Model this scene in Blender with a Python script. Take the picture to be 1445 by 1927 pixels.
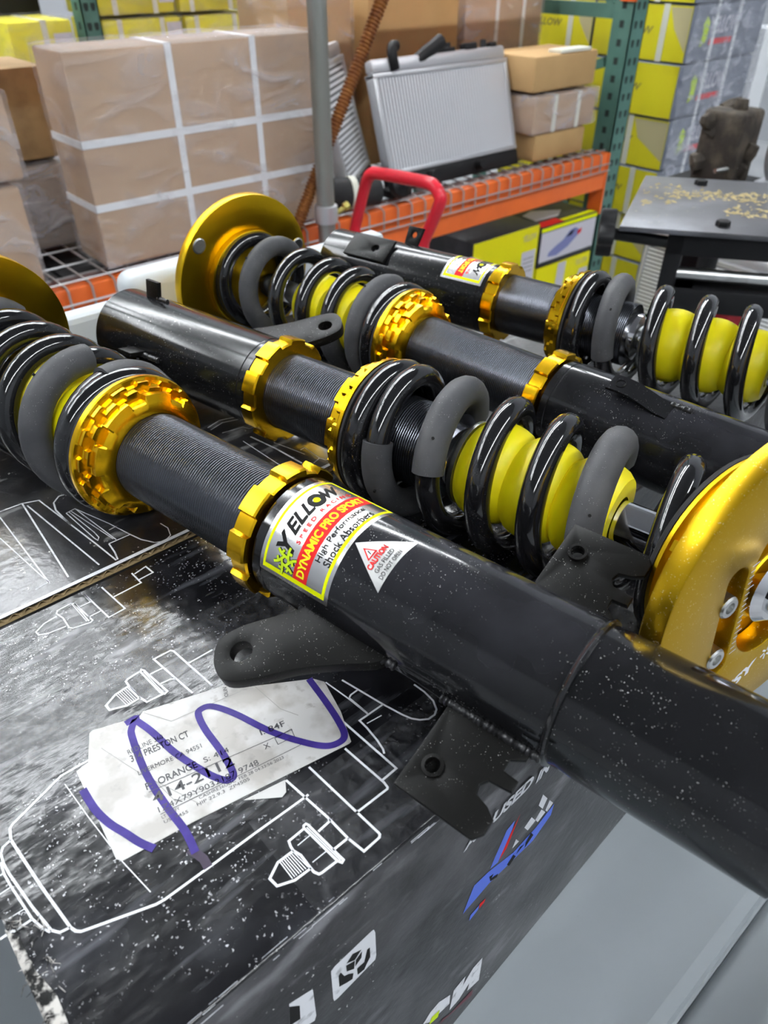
import bpy, bmesh, math, random
import numpy as np
from mathutils import Matrix, Vector
random.seed(7)
for o in list(bpy.data.objects): bpy.data.objects.remove(o, do_unlink=True)
SC = bpy.context.scene
COL = SC.collection
PI = math.pi
EYE = 1.28                      # height of the lens above the floor; plan coordinates below are in mm from the lens

# ---------------------------------------------------------------- camera, world, lights, exposure
cd = bpy.data.cameras.new('camera'); cam = bpy.data.objects.new('camera', cd); COL.objects.link(cam)
cam.location = (0, 0, EYE)
cam.rotation_euler = (math.radians(90-37.9), 0, math.radians(49.1-90))
cd.sensor_width = 36; cd.sensor_fit = 'AUTO'; cd.lens = 1390/1927*36
cd.clip_start = .01; cd.clip_end = 50
cd.dof.use_dof = True; cd.dof.focus_distance = .375; cd.dof.aperture_fstop = 25.97/1.8
SC.camera = cam
w = bpy.data.worlds.new('world'); SC.world = w; w.use_nodes = True
w.node_tree.nodes['Background'].inputs[0].default_value = (.80, .85, .92, 1)
w.node_tree.nodes['Background'].inputs[1].default_value = .25
SC.view_settings.view_transform = 'Standard'; SC.view_settings.look = 'None'
SC.view_settings.gamma = 1; SC.view_settings.use_curve_mapping = False
SC.view_settings.exposure = 0.46
LAMP = 56.0                     # radiance of the ceiling strip lights

# ---------------------------------------------------------------- helpers
def new_obj(name, me, mat=None, parent=None):
    o = bpy.data.objects.new(name, me); COL.objects.link(o)
    if mat is not None and me is not None: me.materials.append(mat)
    if parent is not None: o.parent = parent
    return o
def thing(name, label, cat, loc=(0, 0, 0), rotz=0.0, group=None):
    o = bpy.data.objects.new(name, None); COL.objects.link(o)
    o.empty_display_size = .05; o.location = loc; o.rotation_euler = (0, 0, rotz)
    o['label'] = label; o['category'] = cat
    if group: o['group'] = group
    return o
def tag(o, label=None, cat=None, group=None, kind=None):
    if label: o['label'] = label
    if cat: o['category'] = cat
    if group: o['group'] = group
    if kind: o['kind'] = kind
    return o
def mesh(V, F, smooth=None):
    me = bpy.data.meshes.new('mesh'); me.from_pydata([tuple(map(float, v)) for v in V], [], F); me.update()
    if smooth is not None:
        me.shade_smooth(); me.set_sharp_from_angle(angle=math.radians(smooth))
    return me
class G:
    """collects shapes (in metres) that become ONE mesh object"""
    def __init__(s): s.V = []; s.F = []
    def add(s, V, F):
        n = len(s.V); s.V += [tuple(v) for v in V]; s.F += [tuple(i+n for i in f) for f in F]; return s
    def box(s, lo, hi, M=None):
        x0, y0, z0 = lo; x1, y1, z1 = hi
        V = [(x0,y0,z0),(x1,y0,z0),(x1,y1,z0),(x0,y1,z0),(x0,y0,z1),(x1,y0,z1),(x1,y1,z1),(x0,y1,z1)]
        if M is not None: V = [tuple(M @ Vector(v)) for v in V]
        return s.add(V, [(0,3,2,1),(4,5,6,7),(0,1,5,4),(1,2,6,5),(2,3,7,6),(3,0,4,7)])
    def rev(s, prof, n=48, M=None, a0=0, a1=2*PI, rf=None):
        """prof: (r, z) rows; revolve about z"""
        full = abs(a1-a0-2*PI) < 1e-6; m = n if full else n+1
        V = []
        for i, (r, z) in enumerate(prof):
            for k in range(m):
                a = a0+(a1-a0)*k/n; V.append((r*math.cos(a), r*math.sin(a), z))
        F = []
        for i in range(len(prof)-1):
            for k in range(n):
                k2 = (k+1) % m if full else k+1
                F.append((i*m+k, i*m+k2, (i+1)*m+k2, (i+1)*m+k))
        if M is not None: V = [tuple(M @ Vector(v)) for v in V]
        return s.add(V, F)
    def tube(s, P, r, n=10, cap=True, close=False):
        P = [Vector(p) for p in P]; V = []; N = len(P); prev = None
        for i in range(N):
            a = P[max(i-1, 0)]; b = P[min(i+1, N-1)]
            t = (b-a).normalized()
            if prev is None:
                u = t.orthogonal().normalized()
            else:
                u = (prev-t*prev.dot(t)).normalized()
            prev = u; v = t.cross(u)
            rr = r[i] if hasattr(r, '__len__') else r
            for k in range(n):
                c = 2*PI*k/n; V.append(tuple(P[i]+u*(rr*math.cos(c))+v*(rr*math.sin(c))))
        F = []
        for i in range(N-1):
            for k in range(n): F.append((i*n+k, i*n+(k+1) % n, (i+1)*n+(k+1) % n, (i+1)*n+k))
        if cap: F.append(tuple(range(n-1, -1, -1))); F.append(tuple((N-1)*n+k for k in range(n)))
        return s.add(V, F)
    def prism(s, outline, z0, z1, M=None):
        n = len(outline); V = [(x, y, z0) for x, y in outline]+[(x, y, z1) for x, y in outline]
        if M is not None: V = [tuple(M @ Vector(v)) for v in V]
        return s.add(V, [tuple(range(n-1, -1, -1)), tuple(range(n, 2*n))]+[(i, (i+1) % n, n+(i+1) % n, n+i) for i in range(n)])
    def build(s, name, mat, parent=None, smooth=None, bevel=0, seg=2):
        me = mesh(s.V, s.F)
        if bevel:
            bm = bmesh.new(); bm.from_mesh(me)
            bmesh.ops.recalc_face_normals(bm, faces=bm.faces)
            ed = [e for e in bm.edges if len(e.link_faces) == 2 and e.calc_face_angle(0) > .6]
            bmesh.ops.bevel(bm, geom=ed, offset=bevel, segments=seg, profile=.5, affect='EDGES', clamp_overlap=True)
            bm.to_mesh(me); bm.free()
        if smooth is not None:
            me.shade_smooth(); me.set_sharp_from_angle(angle=math.radians(smooth))
        return new_obj(name, me, mat, parent)
def plate_mesh(outer, holes, t, bevel=0):
    """flat plate with holes in the local xy plane, thickness t centred on z=0"""
    bm = bmesh.new(); es = []
    for loop in [outer]+holes:
        vs = [bm.verts.new((x, y, -t/2)) for x, y in loop]
        es += [bm.edges.new((vs[i], vs[(i+1) % len(vs)])) for i in range(len(vs))]
    bmesh.ops.triangle_fill(bm, use_beauty=True, use_dissolve=False, edges=es)
    r = bmesh.ops.extrude_face_region(bm, geom=list(bm.faces))
    bmesh.ops.translate(bm, vec=(0, 0, t), verts=[g for g in r['geom'] if isinstance(g, bmesh.types.BMVert)])
    bmesh.ops.recalc_face_normals(bm, faces=bm.faces)
    if bevel:
        ed = [e for e in bm.edges if len(e.link_faces) == 2 and abs(e.calc_face_angle(0)) > .9 and abs(e.verts[0].co.z-e.verts[1].co.z) < 1e-6]
        bmesh.ops.bevel(bm, geom=ed, offset=bevel, segments=2, profile=.5, affect='EDGES', clamp_overlap=True)
    me = bpy.data.meshes.new('plate'); bm.to_mesh(me); bm.free()
    me.shade_smooth(); me.set_sharp_from_angle(angle=math.radians(30)); return me
def circle(cx, cy, r, n=24): return [(cx+r*math.cos(2*PI*k/n), cy+r*math.sin(2*PI*k/n)) for k in range(n)]
_TX = {}
def text_geo(txt, bold=0.0, shear=0.0, fine=0):
    """glyphs as flat triangles normalised to x 0..1, y 0..1 over the text's own box"""
    key = (txt, bold, shear, fine)
    if key in _TX: return _TX[key]
    cu = bpy.data.curves.new('text', 'FONT'); cu.body = txt; cu.size = 1; cu.offset = bold; cu.shear = shear; cu.resolution_u = 3; cu.fill_mode = 'FRONT'
    o = bpy.data.objects.new('text', cu); COL.objects.link(o)
    dg = bpy.context.evaluated_depsgraph_get()
    me = bpy.data.meshes.new_from_object(o.evaluated_get(dg))
    bpy.data.objects.remove(o); bpy.data.curves.remove(cu)
    bm = bmesh.new(); bm.from_mesh(me); bmesh.ops.triangulate(bm, faces=bm.faces)
    xs = [v.co.x for v in bm.verts]; ys = [v.co.y for v in bm.verts]
    x0, x1, y0, y1 = min(xs), max(xs), min(ys), max(ys)
    if fine:
        L = (y1-y0)/fine
        for _ in range(3):
            ed = [e for e in bm.edges if e.calc_length() > L]
            if not ed: break
            bmesh.ops.subdivide_edges(bm, edges=ed, cuts=1); bmesh.ops.triangulate(bm, faces=bm.faces)
    V = [((v.co.x-x0)/(x1-x0), (v.co.y-y0)/(y1-y0)) for v in bm.verts]
    bm.verts.index_update(); F = [tuple(v.index for v in f.verts) for f in bm.faces]
    bm.free(); bpy.data.meshes.remove(me)
    _TX[key] = (V, F); return _TX[key]
def ribbon(g, pts, wd, fn):
    """flat stroke of width wd through 2D points; fn maps (x, y) to 3D"""
    P = [Vector(p) for p in pts]; V = []; F = []
    closed = (P[0]-P[-1]).length < 1e-9
    for i, p in enumerate(P):
        a = P[i-1] if i else (P[-2] if closed else P[0]); b = P[i+1] if i < len(P)-1 else (P[1] if closed else P[-1])
        t1 = (p-a); t2 = (b-p)
        t1 = t1.normalized() if t1.length > 1e-9 else t2.normalized()
        t2 = t2.normalized() if t2.length > 1e-9 else t1
        t = (t1+t2); t = t.normalized() if t.length > 1e-6 else t1
        c = max(.5, t.dot(t1)); nrm = Vector((-t.y, t.x))*(wd/2/c)
        V += [fn(*(p+nrm)), fn(*(p-nrm))]
    for i in range(len(P)-1): F.append((2*i, 2*i+1, 2*i+3, 2*i+2))
    g.add(V, F)
def smooth_path(pts, n=6):
    """Catmull-Rom through 2D/3D points"""
    P = [Vector(p) for p in pts]; out = []
    for i in range(len(P)-1):
        a = P[max(i-1, 0)]; b = P[i]; c = P[i+1]; d = P[min(i+2, len(P)-1)]
        for k in range(n):
            t = k/n; out.append(.5*((2*b)+(c-a)*t+(2*a-5*b+4*c-d)*t*t+(3*b-a-3*c+d)*t**3))
    out.append(P[-1]); return out
def W(x, y, z): return (x/1000, y/1000, z/1000+EYE)

class GW(G):
    """like G but in plan coordinates, stored relative to a thing's base"""
    def __init__(s, root): super().__init__(); s.o = root.location
    def build(s, *a, **k):
        s.V = [(v[0]-s.o[0], v[1]-s.o[1], v[2]-s.o[2]) for v in s.V]; return super().build(*a, **k)

# ---------------------------------------------------------------- materials
def mat(name, col, metal=0, rough=.5, spec=.5, coat=0, coat_rough=.1, emit=None, noise=None, bump=None, dust=None, aniso=0, sss=0, streak=None):
    """noise=(scale, amount, colour2), bump=(scale, strength, stretch), dust=(cell scale, size, patch scale, patch lo, colour)"""
    m = bpy.data.materials.new(name); m.use_nodes = True; nt = m.node_tree; N = nt.nodes; Lk = nt.links
    b = N['Principled BSDF']
    b.inputs['Base Color'].default_value = (*col, 1); b.inputs['Metallic'].default_value = metal; b.inputs['Roughness'].default_value = rough
    b.inputs['Specular IOR Level'].default_value = spec; b.inputs['Coat Weight'].default_value = coat; b.inputs['Coat Roughness'].default_value = coat_rough
    if sss: b.inputs['Subsurface Weight'].default_value = sss; b.inputs['Subsurface Radius'].default_value = (.004, .003, .001)
    if emit: b.inputs['Emission Color'].default_value = (*emit[0], 1); b.inputs['Emission Strength'].default_value = emit[1]
    tc = N.new('ShaderNodeTexCoord'); cur = None
    def co(stretch):
        if not stretch: return tc.outputs['Object']
        mp = N.new('ShaderNodeMapping'); mp.inputs['Scale'].default_value = stretch; Lk.new(tc.outputs['Object'], mp.inputs[0]); return mp.outputs[0]
    def mix(fac, a, bcol):
        mx = N.new('ShaderNodeMix'); mx.data_type = 'RGBA'; Lk.new(fac, mx.inputs[0])
        if isinstance(a, tuple): mx.inputs[6].default_value = (*a, 1)
        else: Lk.new(a, mx.inputs[6])
        mx.inputs[7].default_value = (*bcol, 1); return mx.outputs[2]
    def ramp(v, lo, hi, top=1.0):
        r = N.new('ShaderNodeMapRange'); r.inputs[1].default_value = lo; r.inputs[2].default_value = hi; r.inputs[4].default_value = top; Lk.new(v, r.inputs[0]); return r.outputs[0]
    def nz(scale, stretch=None, det=4):
        n = N.new('ShaderNodeTexNoise'); n.inputs['Scale'].default_value = scale; n.inputs['Detail'].default_value = det; Lk.new(co(stretch), n.inputs['Vector']); return n.outputs['Fac']
    cur = col
    if noise:
        sc, lo, hi, c2 = noise[:4]; st = noise[4] if len(noise) > 4 else None
        cur = mix(ramp(nz(sc, st), lo, hi), cur, c2)
    if streak:
        sc, lo, hi, c2, st = streak
        cur = mix(ramp(nz(sc, st, 6), lo, hi), cur, c2)
    dfac = None
    if dust:
        sc, size, psc, plo, phi, dc = dust
        v = N.new('ShaderNodeTexVoronoi'); v.inputs['Scale'].default_value = sc; v.feature = 'F1'
        dn = N.new('ShaderNodeTexNoise'); dn.inputs['Scale'].default_value = sc*1.7
        Lk.new(tc.outputs['Object'], dn.inputs['Vector'])
        vm = N.new('ShaderNodeVectorMath'); vm.operation = 'MULTIPLY_ADD'; vm.inputs[1].default_value = (1.3/sc,)*3
        Lk.new(dn.outputs['Color'], vm.inputs[0]); Lk.new(tc.outputs['Object'], vm.inputs[2]); Lk.new(vm.outputs[0], v.inputs['Vector'])
        a = ramp(v.outputs['Distance'], size, size*.55)
        # only some cells carry a speck
        sel = ramp(nz(sc*.35), .52, .56); pt = ramp(nz(psc, None, 2), plo, phi)
        mm = N.new('ShaderNodeMath'); mm.operation = 'MULTIPLY'; Lk.new(a, mm.inputs[0]); Lk.new(sel, mm.inputs[1])
        m2 = N.new('ShaderNodeMath'); m2.operation = 'MULTIPLY'; Lk.new(mm.outputs[0], m2.inputs[0]); Lk.new(pt, m2.inputs[1])
        dfac = m2.outputs[0]
        cur = mix(dfac, cur, dc)
        if metal:
            mi = N.new('ShaderNodeMath'); mi.operation = 'MULTIPLY_ADD'; mi.inputs[1].default_value = -metal; mi.inputs[2].default_value = metal
            Lk.new(dfac, mi.inputs[0]); Lk.new(mi.outputs[0], b.inputs['Metallic'])
    if not isinstance(cur, tuple): Lk.new(cur, b.inputs['Base Color'])
    if bump:
        bs = bump if isinstance(bump, list) else [bump]; prev = None
        for sc, st, stretch in bs:
            bp = N.new('ShaderNodeBump'); bp.inputs['Strength'].default_value = st; bp.inputs['Distance'].default_value = .3/sc
            Lk.new(nz(sc, stretch, 3), bp.inputs['Height'])
            if prev is not None: Lk.new(prev, bp.inputs['Normal'])
            prev = bp.outputs[0]
        Lk.new(prev, b.inputs['Normal'])
        if coat: Lk.new(prev, b.inputs['Coat Normal'])
    return m
def film(name, tint, clear, rough, bumps):
    """clear plastic: mostly see-through with a crinkled glossy skin and milky folds"""
    m = bpy.data.materials.new(name); m.use_nodes = True; nt = m.node_tree; N = nt.nodes; Lk = nt.links
    b = N['Principled BSDF']; out = N['Material Output']
    b.inputs['Base Color'].default_value = (*tint, 1); b.inputs['Roughness'].default_value = rough
    tr = N.new('ShaderNodeBsdfTransparent'); mx = N.new('ShaderNodeMixShader')
    tc = N.new('ShaderNodeTexCoord')
    mp = N.new('ShaderNodeMapping'); mp.inputs['Scale'].default_value = (1, 1, 2.2); mp.inputs['Rotation'].default_value = (.4, .5, .3); Lk.new(tc.outputs['Object'], mp.inputs[0])
    n1 = N.new('ShaderNodeTexNoise'); n1.inputs['Scale'].default_value = bumps; n1.inputs['Detail'].default_value = 3; n1.inputs['Distortion'].default_value = 1.2
    Lk.new(mp.outputs[0], n1.inputs['Vector'])
    bp = N.new('ShaderNodeBump'); bp.inputs['Strength'].default_value = .8; bp.inputs['Distance'].default_value = .03
    Lk.new(n1.outputs['Fac'], bp.inputs['Height']); Lk.new(bp.outputs[0], b.inputs['Normal'])
    r = N.new('ShaderNodeMapRange'); r.inputs[1].default_value = .45; r.inputs[2].default_value = .75; r.inputs[3].default_value = clear*.45; r.inputs[4].default_value = clear*1.7
    Lk.new(n1.outputs['Fac'], r.inputs[0]); Lk.new(r.outputs[0], mx.inputs[0])
    Lk.new(tr.outputs[0], mx.inputs[1]); Lk.new(b.outputs[0], mx.inputs[2]); Lk.new(mx.outputs[0], out.inputs['Surface'])
    return m
DUST = (.55, .55, .53)
M_BLACK = mat('gloss_black_paint', (.007, .007, .008), 0, .13, .4, .1, .1, noise=(16, .48, .70, (.022, .022, .026)), dust=(900, .21, 26, .44, .66, DUST), bump=(900, .04, None))
M_BLACK2 = mat('black_paint_far', (.008, .008, .009), 0, .16, .3, 0, .1, dust=(900, .16, 16, .5, .7, DUST))
M_TAB = mat('satin_black_steel', (.0045, .0043, .004), 0, .42, .15, 0, .1, dust=(1000, .19, 30, .42, .62, DUST), bump=(1200, .08, None))
M_THREAD = mat('black_threaded_steel', (.095, .10, .115), .95, .24, .5)
M_GOLD = mat('gold_anodised', (.86, .50, .012), 1, .22, .5, bump=(300, .02, None))
M_GOLDP = mat('gold_anodised_plate', (.56, .345, .012), 1, .33, .5, dust=(1100, .26, 30, .30, .5, (.80, .68, .34)))
M_GOLDF = mat('gold_anodised_clean', (.72, .45, .012), 1, .3, .5)
M_SPRING = mat('black_spring_enamel', (.007, .007, .008), 0, .12, .5, .35, .05, dust=(950, .17, 18, .46, .68, DUST))
M_SLEEVE = mat('grey_rubber_hose', (.045, .046, .05), 0, .62, .35, noise=(40, .4, .7, (.075, .075, .078)), dust=(1000, .16, 30, .45, .6, DUST))
M_RUBBER = mat('black_rubber', (.02, .02, .021), 0, .7, .3, dust=(1000, .15, 30, .4, .6, DUST))
M_BUMP = mat('yellow_urethane', (1.0, .84, .006), 0, .42, .4, sss=.3)
M_CHROME = mat('chrome_rod', (.80, .80, .82), 1, .08)
M_STEEL = mat('zinc_plated_steel', (.62, .63, .62), 1, .3, noise=(40, .4, .7, (.42, .43, .42)))
M_ALU = mat('alloy_grey', (.55, .56, .58), .6, .42)
M_WELD = mat('weld_bead', (.03, .03, .032), .5, .3, bump=(700, .5, None))
M_FOIL = mat('foil_painted_reflections', (.74, .73, .72), 1, .24, streak=(60, .46, .58, (.62, .58, .52), (1, 1, .01)))  # tan streaks along the tube paint reflections into the foil colour
M_FOIL2 = mat('dull_foil', (.62, .62, .61), .85, .3, dust=(700, .25, 60, .35, .6, (.8, .8, .8)))
M_PY = mat('print_acid_yellow', (.80, .86, .0), 0, .6, .12)
M_PR = mat('print_red', (.68, .02, .02), 0, .6, .12)
M_PK = mat('print_black', (.012, .012, .012), 0, .6, .12)
M_PW = mat('print_white', (.80, .81, .84), 0, .4)
M_PWD = mat('print_white_rubbed', (.76, .77, .80), 0, .4, noise=(160, .56, .74, (.25, .26, .28)))
M_PTXT = mat('print_yellow_text', (.93, .85, .02), 0, .6, .12)
M_PG = mat('print_green', (.55, .75, .02), 0, .6, .12)
M_BOXTOP = mat('black_printed_card', (.006, .006, .0075), 0, .24, .36, .28, .12,
               noise=(26, .5, .75, (.028, .029, .034)), streak=(110, .58, .76, (.085, .088, .10), (.14, 1, 1)),
               dust=(560, .30, 13, .44, .60, (.58, .58, .60)), bump=[(420, .16, (.35, 1, 1)), (32, .2, None)])
M_BOXSIDE = mat('black_printed_card_side', (.016, .016, .018), 0, .38, .4, .15, .2,
                noise=(22, .45, .7, (.075, .075, .08)), streak=(80, .58, .74, (.17, .17, .18), (.3, 1, .7)),
                dust=(330, .2, 17, .54, .68, (.6, .6, .58)), bump=(120, .2, None))
M_FLAP = mat('black_printed_card_flap', (.013, .013, .015), 0, .3, .5, .4, .15,
             noise=(24, .5, .75, (.05, .05, .056)), streak=(80, .60, .74, (.28, .28, .28), (.35, 1, 1)), dust=(260, .26, 26, .5, .62, (.75, .74, .7)), bump=(200, .12, None))
M_CARD = mat('brown_board', (.34, .235, .12), 0, .75, .2, noise=(30, .4, .7, (.26, .175, .09)))
M_CARDEDGE = mat('corrugated_edge', (.38, .28, .15), 0, .8, .2)
M_WHITEEDGE = mat('white_board_edge', (.74, .76, .80), 0, .5)
M_PAPER = mat('label_paper', (.62, .61, .595), 0, .5, .4, .3, .2, noise=(48, .46, .60, (.44, .42, .39)), streak=(150, .6, .74, (.36, .34, .32), (1, 1, 1)))
M_INK = mat('label_ink', (.055, .055, .06), 0, .6)
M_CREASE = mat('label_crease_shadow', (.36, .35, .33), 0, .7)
M_MARK = mat('purple_marker', (.034, .020, .17), 0, .45, .2, noise=(70, .45, .68, (.062, .040, .25)))
M_MARKD = mat('purple_marker_on_black', (.02, .008, .03), 0, .35)
M_TAPE = film('clear_tape', (.5, .5, .52), .10, .08, 90)
M_TORN = mat('torn_paper_fibre', (.50, .48, .45), 0, .85, .2, noise=(260, .42, .56, (.02, .02, .02)))
M_CART = mat('grey_moulded_plastic', (.30, .33, .35), 0, .42, .45, noise=(7, .35, .7, (.27, .298, .317)), dust=(300, .1, 12, .5, .62, (.25, .25, .25)), bump=(500, .03, None))
M_CARTF = mat('light_grey_plastic', (.56, .60, .62), 0, .4, .4)
M_ORANGE = mat('orange_rack_enamel', (.80, .15, .022), 0, .38, .4, .1, .2, noise=(9, .45, .7, (.70, .125, .02)))
M_GREEN = mat('green_rack_enamel', (.065, .16, .13), 0, .45, .4, noise=(12, .4, .7, (.09, .20, .165)))
M_HOLE = mat('dark_slot', (.012, .025, .02), 0, .8)
M_WIRE = mat('galvanised_wire', (.40, .40, .41), .8, .4)
M_WIREC = mat('wire_waterfall', (.42, .38, .37), .5, .4)
M_GALV = mat('galvanised_pipe', (.30, .31, .28), .75, .42, noise=(14, .4, .65, (.40, .42, .42), (1, 1, .1)))
M_RUST = mat('rusty_coil_rod', (.20, .065, .014), .3, .55, noise=(60, .4, .65, (.30, .115, .02)))
M_RED = mat('red_enamel', (.62, .012, .03), 0, .35, .4, .2, .1)
M_KRAFT = mat('kraft_carton', (.47, .30, .13), 0, .65, .25, noise=(5, .4, .7, (.40, .25, .105)))
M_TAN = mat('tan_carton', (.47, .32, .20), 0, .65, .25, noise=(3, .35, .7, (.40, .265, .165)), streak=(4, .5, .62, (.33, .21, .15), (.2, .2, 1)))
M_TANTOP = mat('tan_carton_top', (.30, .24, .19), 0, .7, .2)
M_STRAP = mat('white_strap', (.80, .82, .84), 0, .4)
M_STRAPC = mat('cream_strap', (.72, .72, .62), 0, .45)
M_WRAP = film('stretch_wrap_clear', (.80, .76, .78), .26, .10, 7)
M_WRAPG = film('stretch_wrap_cloudy', (.66, .68, .76), .40, .10, 11)
M_WRAPY = film('stretch_wrap_thin', (.70, .70, .66), .18, .10, 8)
M_YBOX = mat('yellow_carton', (.76, .68, .02), 0, .5, .35, noise=(4, .45, .7, (.60, .53, .03)))
M_YBOXB = mat('bright_yellow_carton', (.80, .74, .0), 0, .45, .35)
M_CREAM = mat('cream_print', (.55, .49, .27), 0, .5)
M_GBOX = mat('slate_carton', (.19, .21, .26), 0, .5, .4)
M_KBOX = mat('black_carton_and_shade_fill', (.03, .031, .034), 0, .42, .4, noise=(9, .45, .7, (.06, .06, .065), (.3, 1, 1)))
M_GREYTXT = mat('grey_lettering', (.28, .24, .06), 0, .6)
M_PALE = mat('pale_print', (.62, .60, .66), 0, .45)
M_BLUE = mat('print_blue', (.07, .15, .72), 0, .4)
M_BLUEGREY = mat('print_car_blue', (.20, .22, .46), 0, .45)
M_MAROON = mat('print_maroon', (.12, .02, .03), 0, .5)
M_CORE = mat('radiator_fins', (.10, .105, .115), .1, .5)
M_TUBE = mat('radiator_tubes', (.80, .82, .85), .1, .4)
M_TANK = mat('black_nylon', (.010, .010, .011), 0, .5, .22)
M_PLATE = mat('steel_bench_plate', (.10, .10, .108), .6, .42, noise=(8, .42, .66, (.19, .195, .215)), dust=(160, .2, 12, .5, .6, (.4, .34, .18)))
M_CHIP = mat('straw_chips', (.42, .34, .17), 0, .8)
M_IRON = mat('rusty_brown_casting', (.030, .023, .017), .3, .7, noise=(22, .45, .65, (.09, .072, .052)), bump=(40, .6, None))
M_CAST = mat('cast_aluminium', (.42, .43, .46), .6, .45, bump=(80, .2, None))
M_FLOOR = mat('concrete_floor', (.36, .37, .38), 0, .5, .4, noise=(2, .4, .7, (.28, .29, .30)))
M_WALL = mat('painted_wall', (.30, .31, .33), 0, .8)
M_CEIL = mat('dark_ceiling_deck', (.20, .205, .21), 0, .8)
M_LAMP = mat('lamp_diffuser', (1, 1, 1), 0, .5, emit=((.93, .97, 1.0), LAMP))
M_HOUSE = mat('lamp_housing', (.75, .75, .75), 0, .5)
M_PALLET = mat('pallet_wood', (.35, .24, .13), 0, .8)

# ---------------------------------------------------------------- room shell and ceiling strip lights
X0, X1, Y0, Y1, HC = -4.5, 6.5, -4.0, 5.5, 4.4
tag(G().box((X0, Y0, -.1), (X1, Y1, 0)).build('floor', M_FLOOR), kind='structure')
tag(G().box((X0, Y0, HC), (X1, Y1, HC+.1)).build('ceiling', M_CEIL), kind='structure')
tag(G().box((X0-.1, Y0, 0), (X0, Y1, HC)).build('wall_left', M_WALL), kind='structure')
tag(G().box((X1, Y0, 0), (X1+.1, Y1, HC)).build('wall_right', M_WALL), kind='structure')
tag(G().box((X0, Y1, 0), (X1, Y1+.1, HC)).build('wall_back', M_WALL), kind='structure')
tag(G().box((X0, Y0-.1, 0), (X1, Y0, HC)).build('wall_front', M_WALL), kind='structure')
ROWS = (('behind the camera', -2.1), ('above the rack front', 3.0), ('above the far racks', 4.4))
for rn_, y in ROWS:
    for k in range(6):
        x = -3.1+1.55*k
        t = thing('strip_light', f'twin tube strip light, {("first", "second", "third", "fourth", "fifth", "sixth")[k]} from the left in the ceiling row {rn_}', 'light', (x, y, HC-.02), PI/2, group='ceiling strip lights')
        G().box((-.09, -.75, -.06), (.09, .75, .02)).build('housing', M_HOUSE, t)
        for sx in (-.055, .055):
            g = G(); g.tube([(sx, -.73, -.085), (sx, .73, -.085)], .022, 10); g.build('lamp_tube', M_LAMP, t, 40)


# ---------------------------------------------------------------- pallet racks
def upright(g, gh, x0, x1, y0, y1, z0, z1, holes_front=True):
    """open C post with punched front face"""
    t = 4
    g.box(W(x0, y0, z0), W(x1, y0+t, z1)); g.box(W(x0, y0, z0), W(x0+t, y1, z1)); g.box(W(x1-t, y0, z0), W(x1, y1, z1))
    z = z0+40
    while z < z1-30:
        for cx in (x0+(x1-x0)*.3, x0+(x1-x0)*.7):
            P = [(cx-8, z), (cx-5, z-12), (cx+5, z-12), (cx+8, z), (cx+7, z+9), (cx-7, z+9)]
            gh.add([W(px, y0-.6, pz) for px, pz in P]+[W(px, y0+1, pz) for px, pz in P], [tuple(range(6))]+[(i, 6+i, 6+(i+1) % 6, (i+1) % 6) for i in range(6)])
        for yy in ((y0+y1)/2,):
            gh.box(W(x0-.6, yy-8, z-10), W(x0+.6, yy+8, z+10))
        z += 51
RX0, RX1, RY = -330, 2425, 1600
rack = thing('pallet_rack', 'orange beam and green post pallet rack holding cartons and radiators', 'rack', W(1050, 2100, -1280))
for (x, y, yy) in ((RX1, RY, 1675), (RX1, 2525, 2600), (RX0-75, RY, 1675), (RX0-75, 2525, 2600)):
    g = GW(rack); gh = GW(rack); upright(g, gh, x, x+75, y, yy, -1280, 1500)
    u = g.build('upright_post', M_GREEN, rack); tag(gh.build('punched_slots', M_HOLE, u), kind='stuff')
for x in (RX1+28, RX0-47):
    for z in (-190, -900, 600):
        g = GW(rack); g.box(W(x, 1676, z-20), W(x+26, 2524, z+20)); g.build('frame_brace', M_GREEN, rack)
    for za, zb in ((-900, -190), (-190, 600)):
        g = GW(rack); g.tube([W(x+13, 1690, za+.0), W(x+13, 2510, zb)], .016, 4); g.build('frame_brace', M_GREEN, rack)
# tie plate near the right post
g = GW(rack); g.tube([W(2450, 1690, -330), W(2450, 1900, -395)], .02, 4); g.build('frame_brace', M_GREEN, rack)
def beam(y0, ztop, flip, nm='beam'):
    g = GW(rack); s = -1 if flip else 1
    P = [(0, ztop), (0, ztop-118), (52, ztop-118), (52, ztop-40), (34, ztop-40), (34, ztop)] if not flip else [(0, ztop), (0, ztop-118), (-52, ztop-118), (-52, ztop-40), (-34, ztop-40), (-34, ztop)]
    V = []; n = len(P)
    for x in (RX0+2, RX1-2):
        for (a, z) in P: V.append(W(x, y0+a, z))
    g.add(V, [(k, (k+1) % n, n+(k+1) % n, n+k) for k in range(n)]+[tuple(range(n)), tuple(range(2*n-1, n-1, -1))])
    o = g.build(nm, M_ORANGE, rack, None, .003)
    for x in (RX0, RX1-8):
        g = GW(rack); g.box(W(x, y0-3 if not flip else y0-54, ztop-205), W(x+8, y0+54 if not flip else y0+3, ztop)); g.build('beam_connector', M_ORANGE, rack)
beam(RY-2, -592, False); beam(2600, -592, True); beam(RY-2, 46, False); beam(2600, 420, True)
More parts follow.
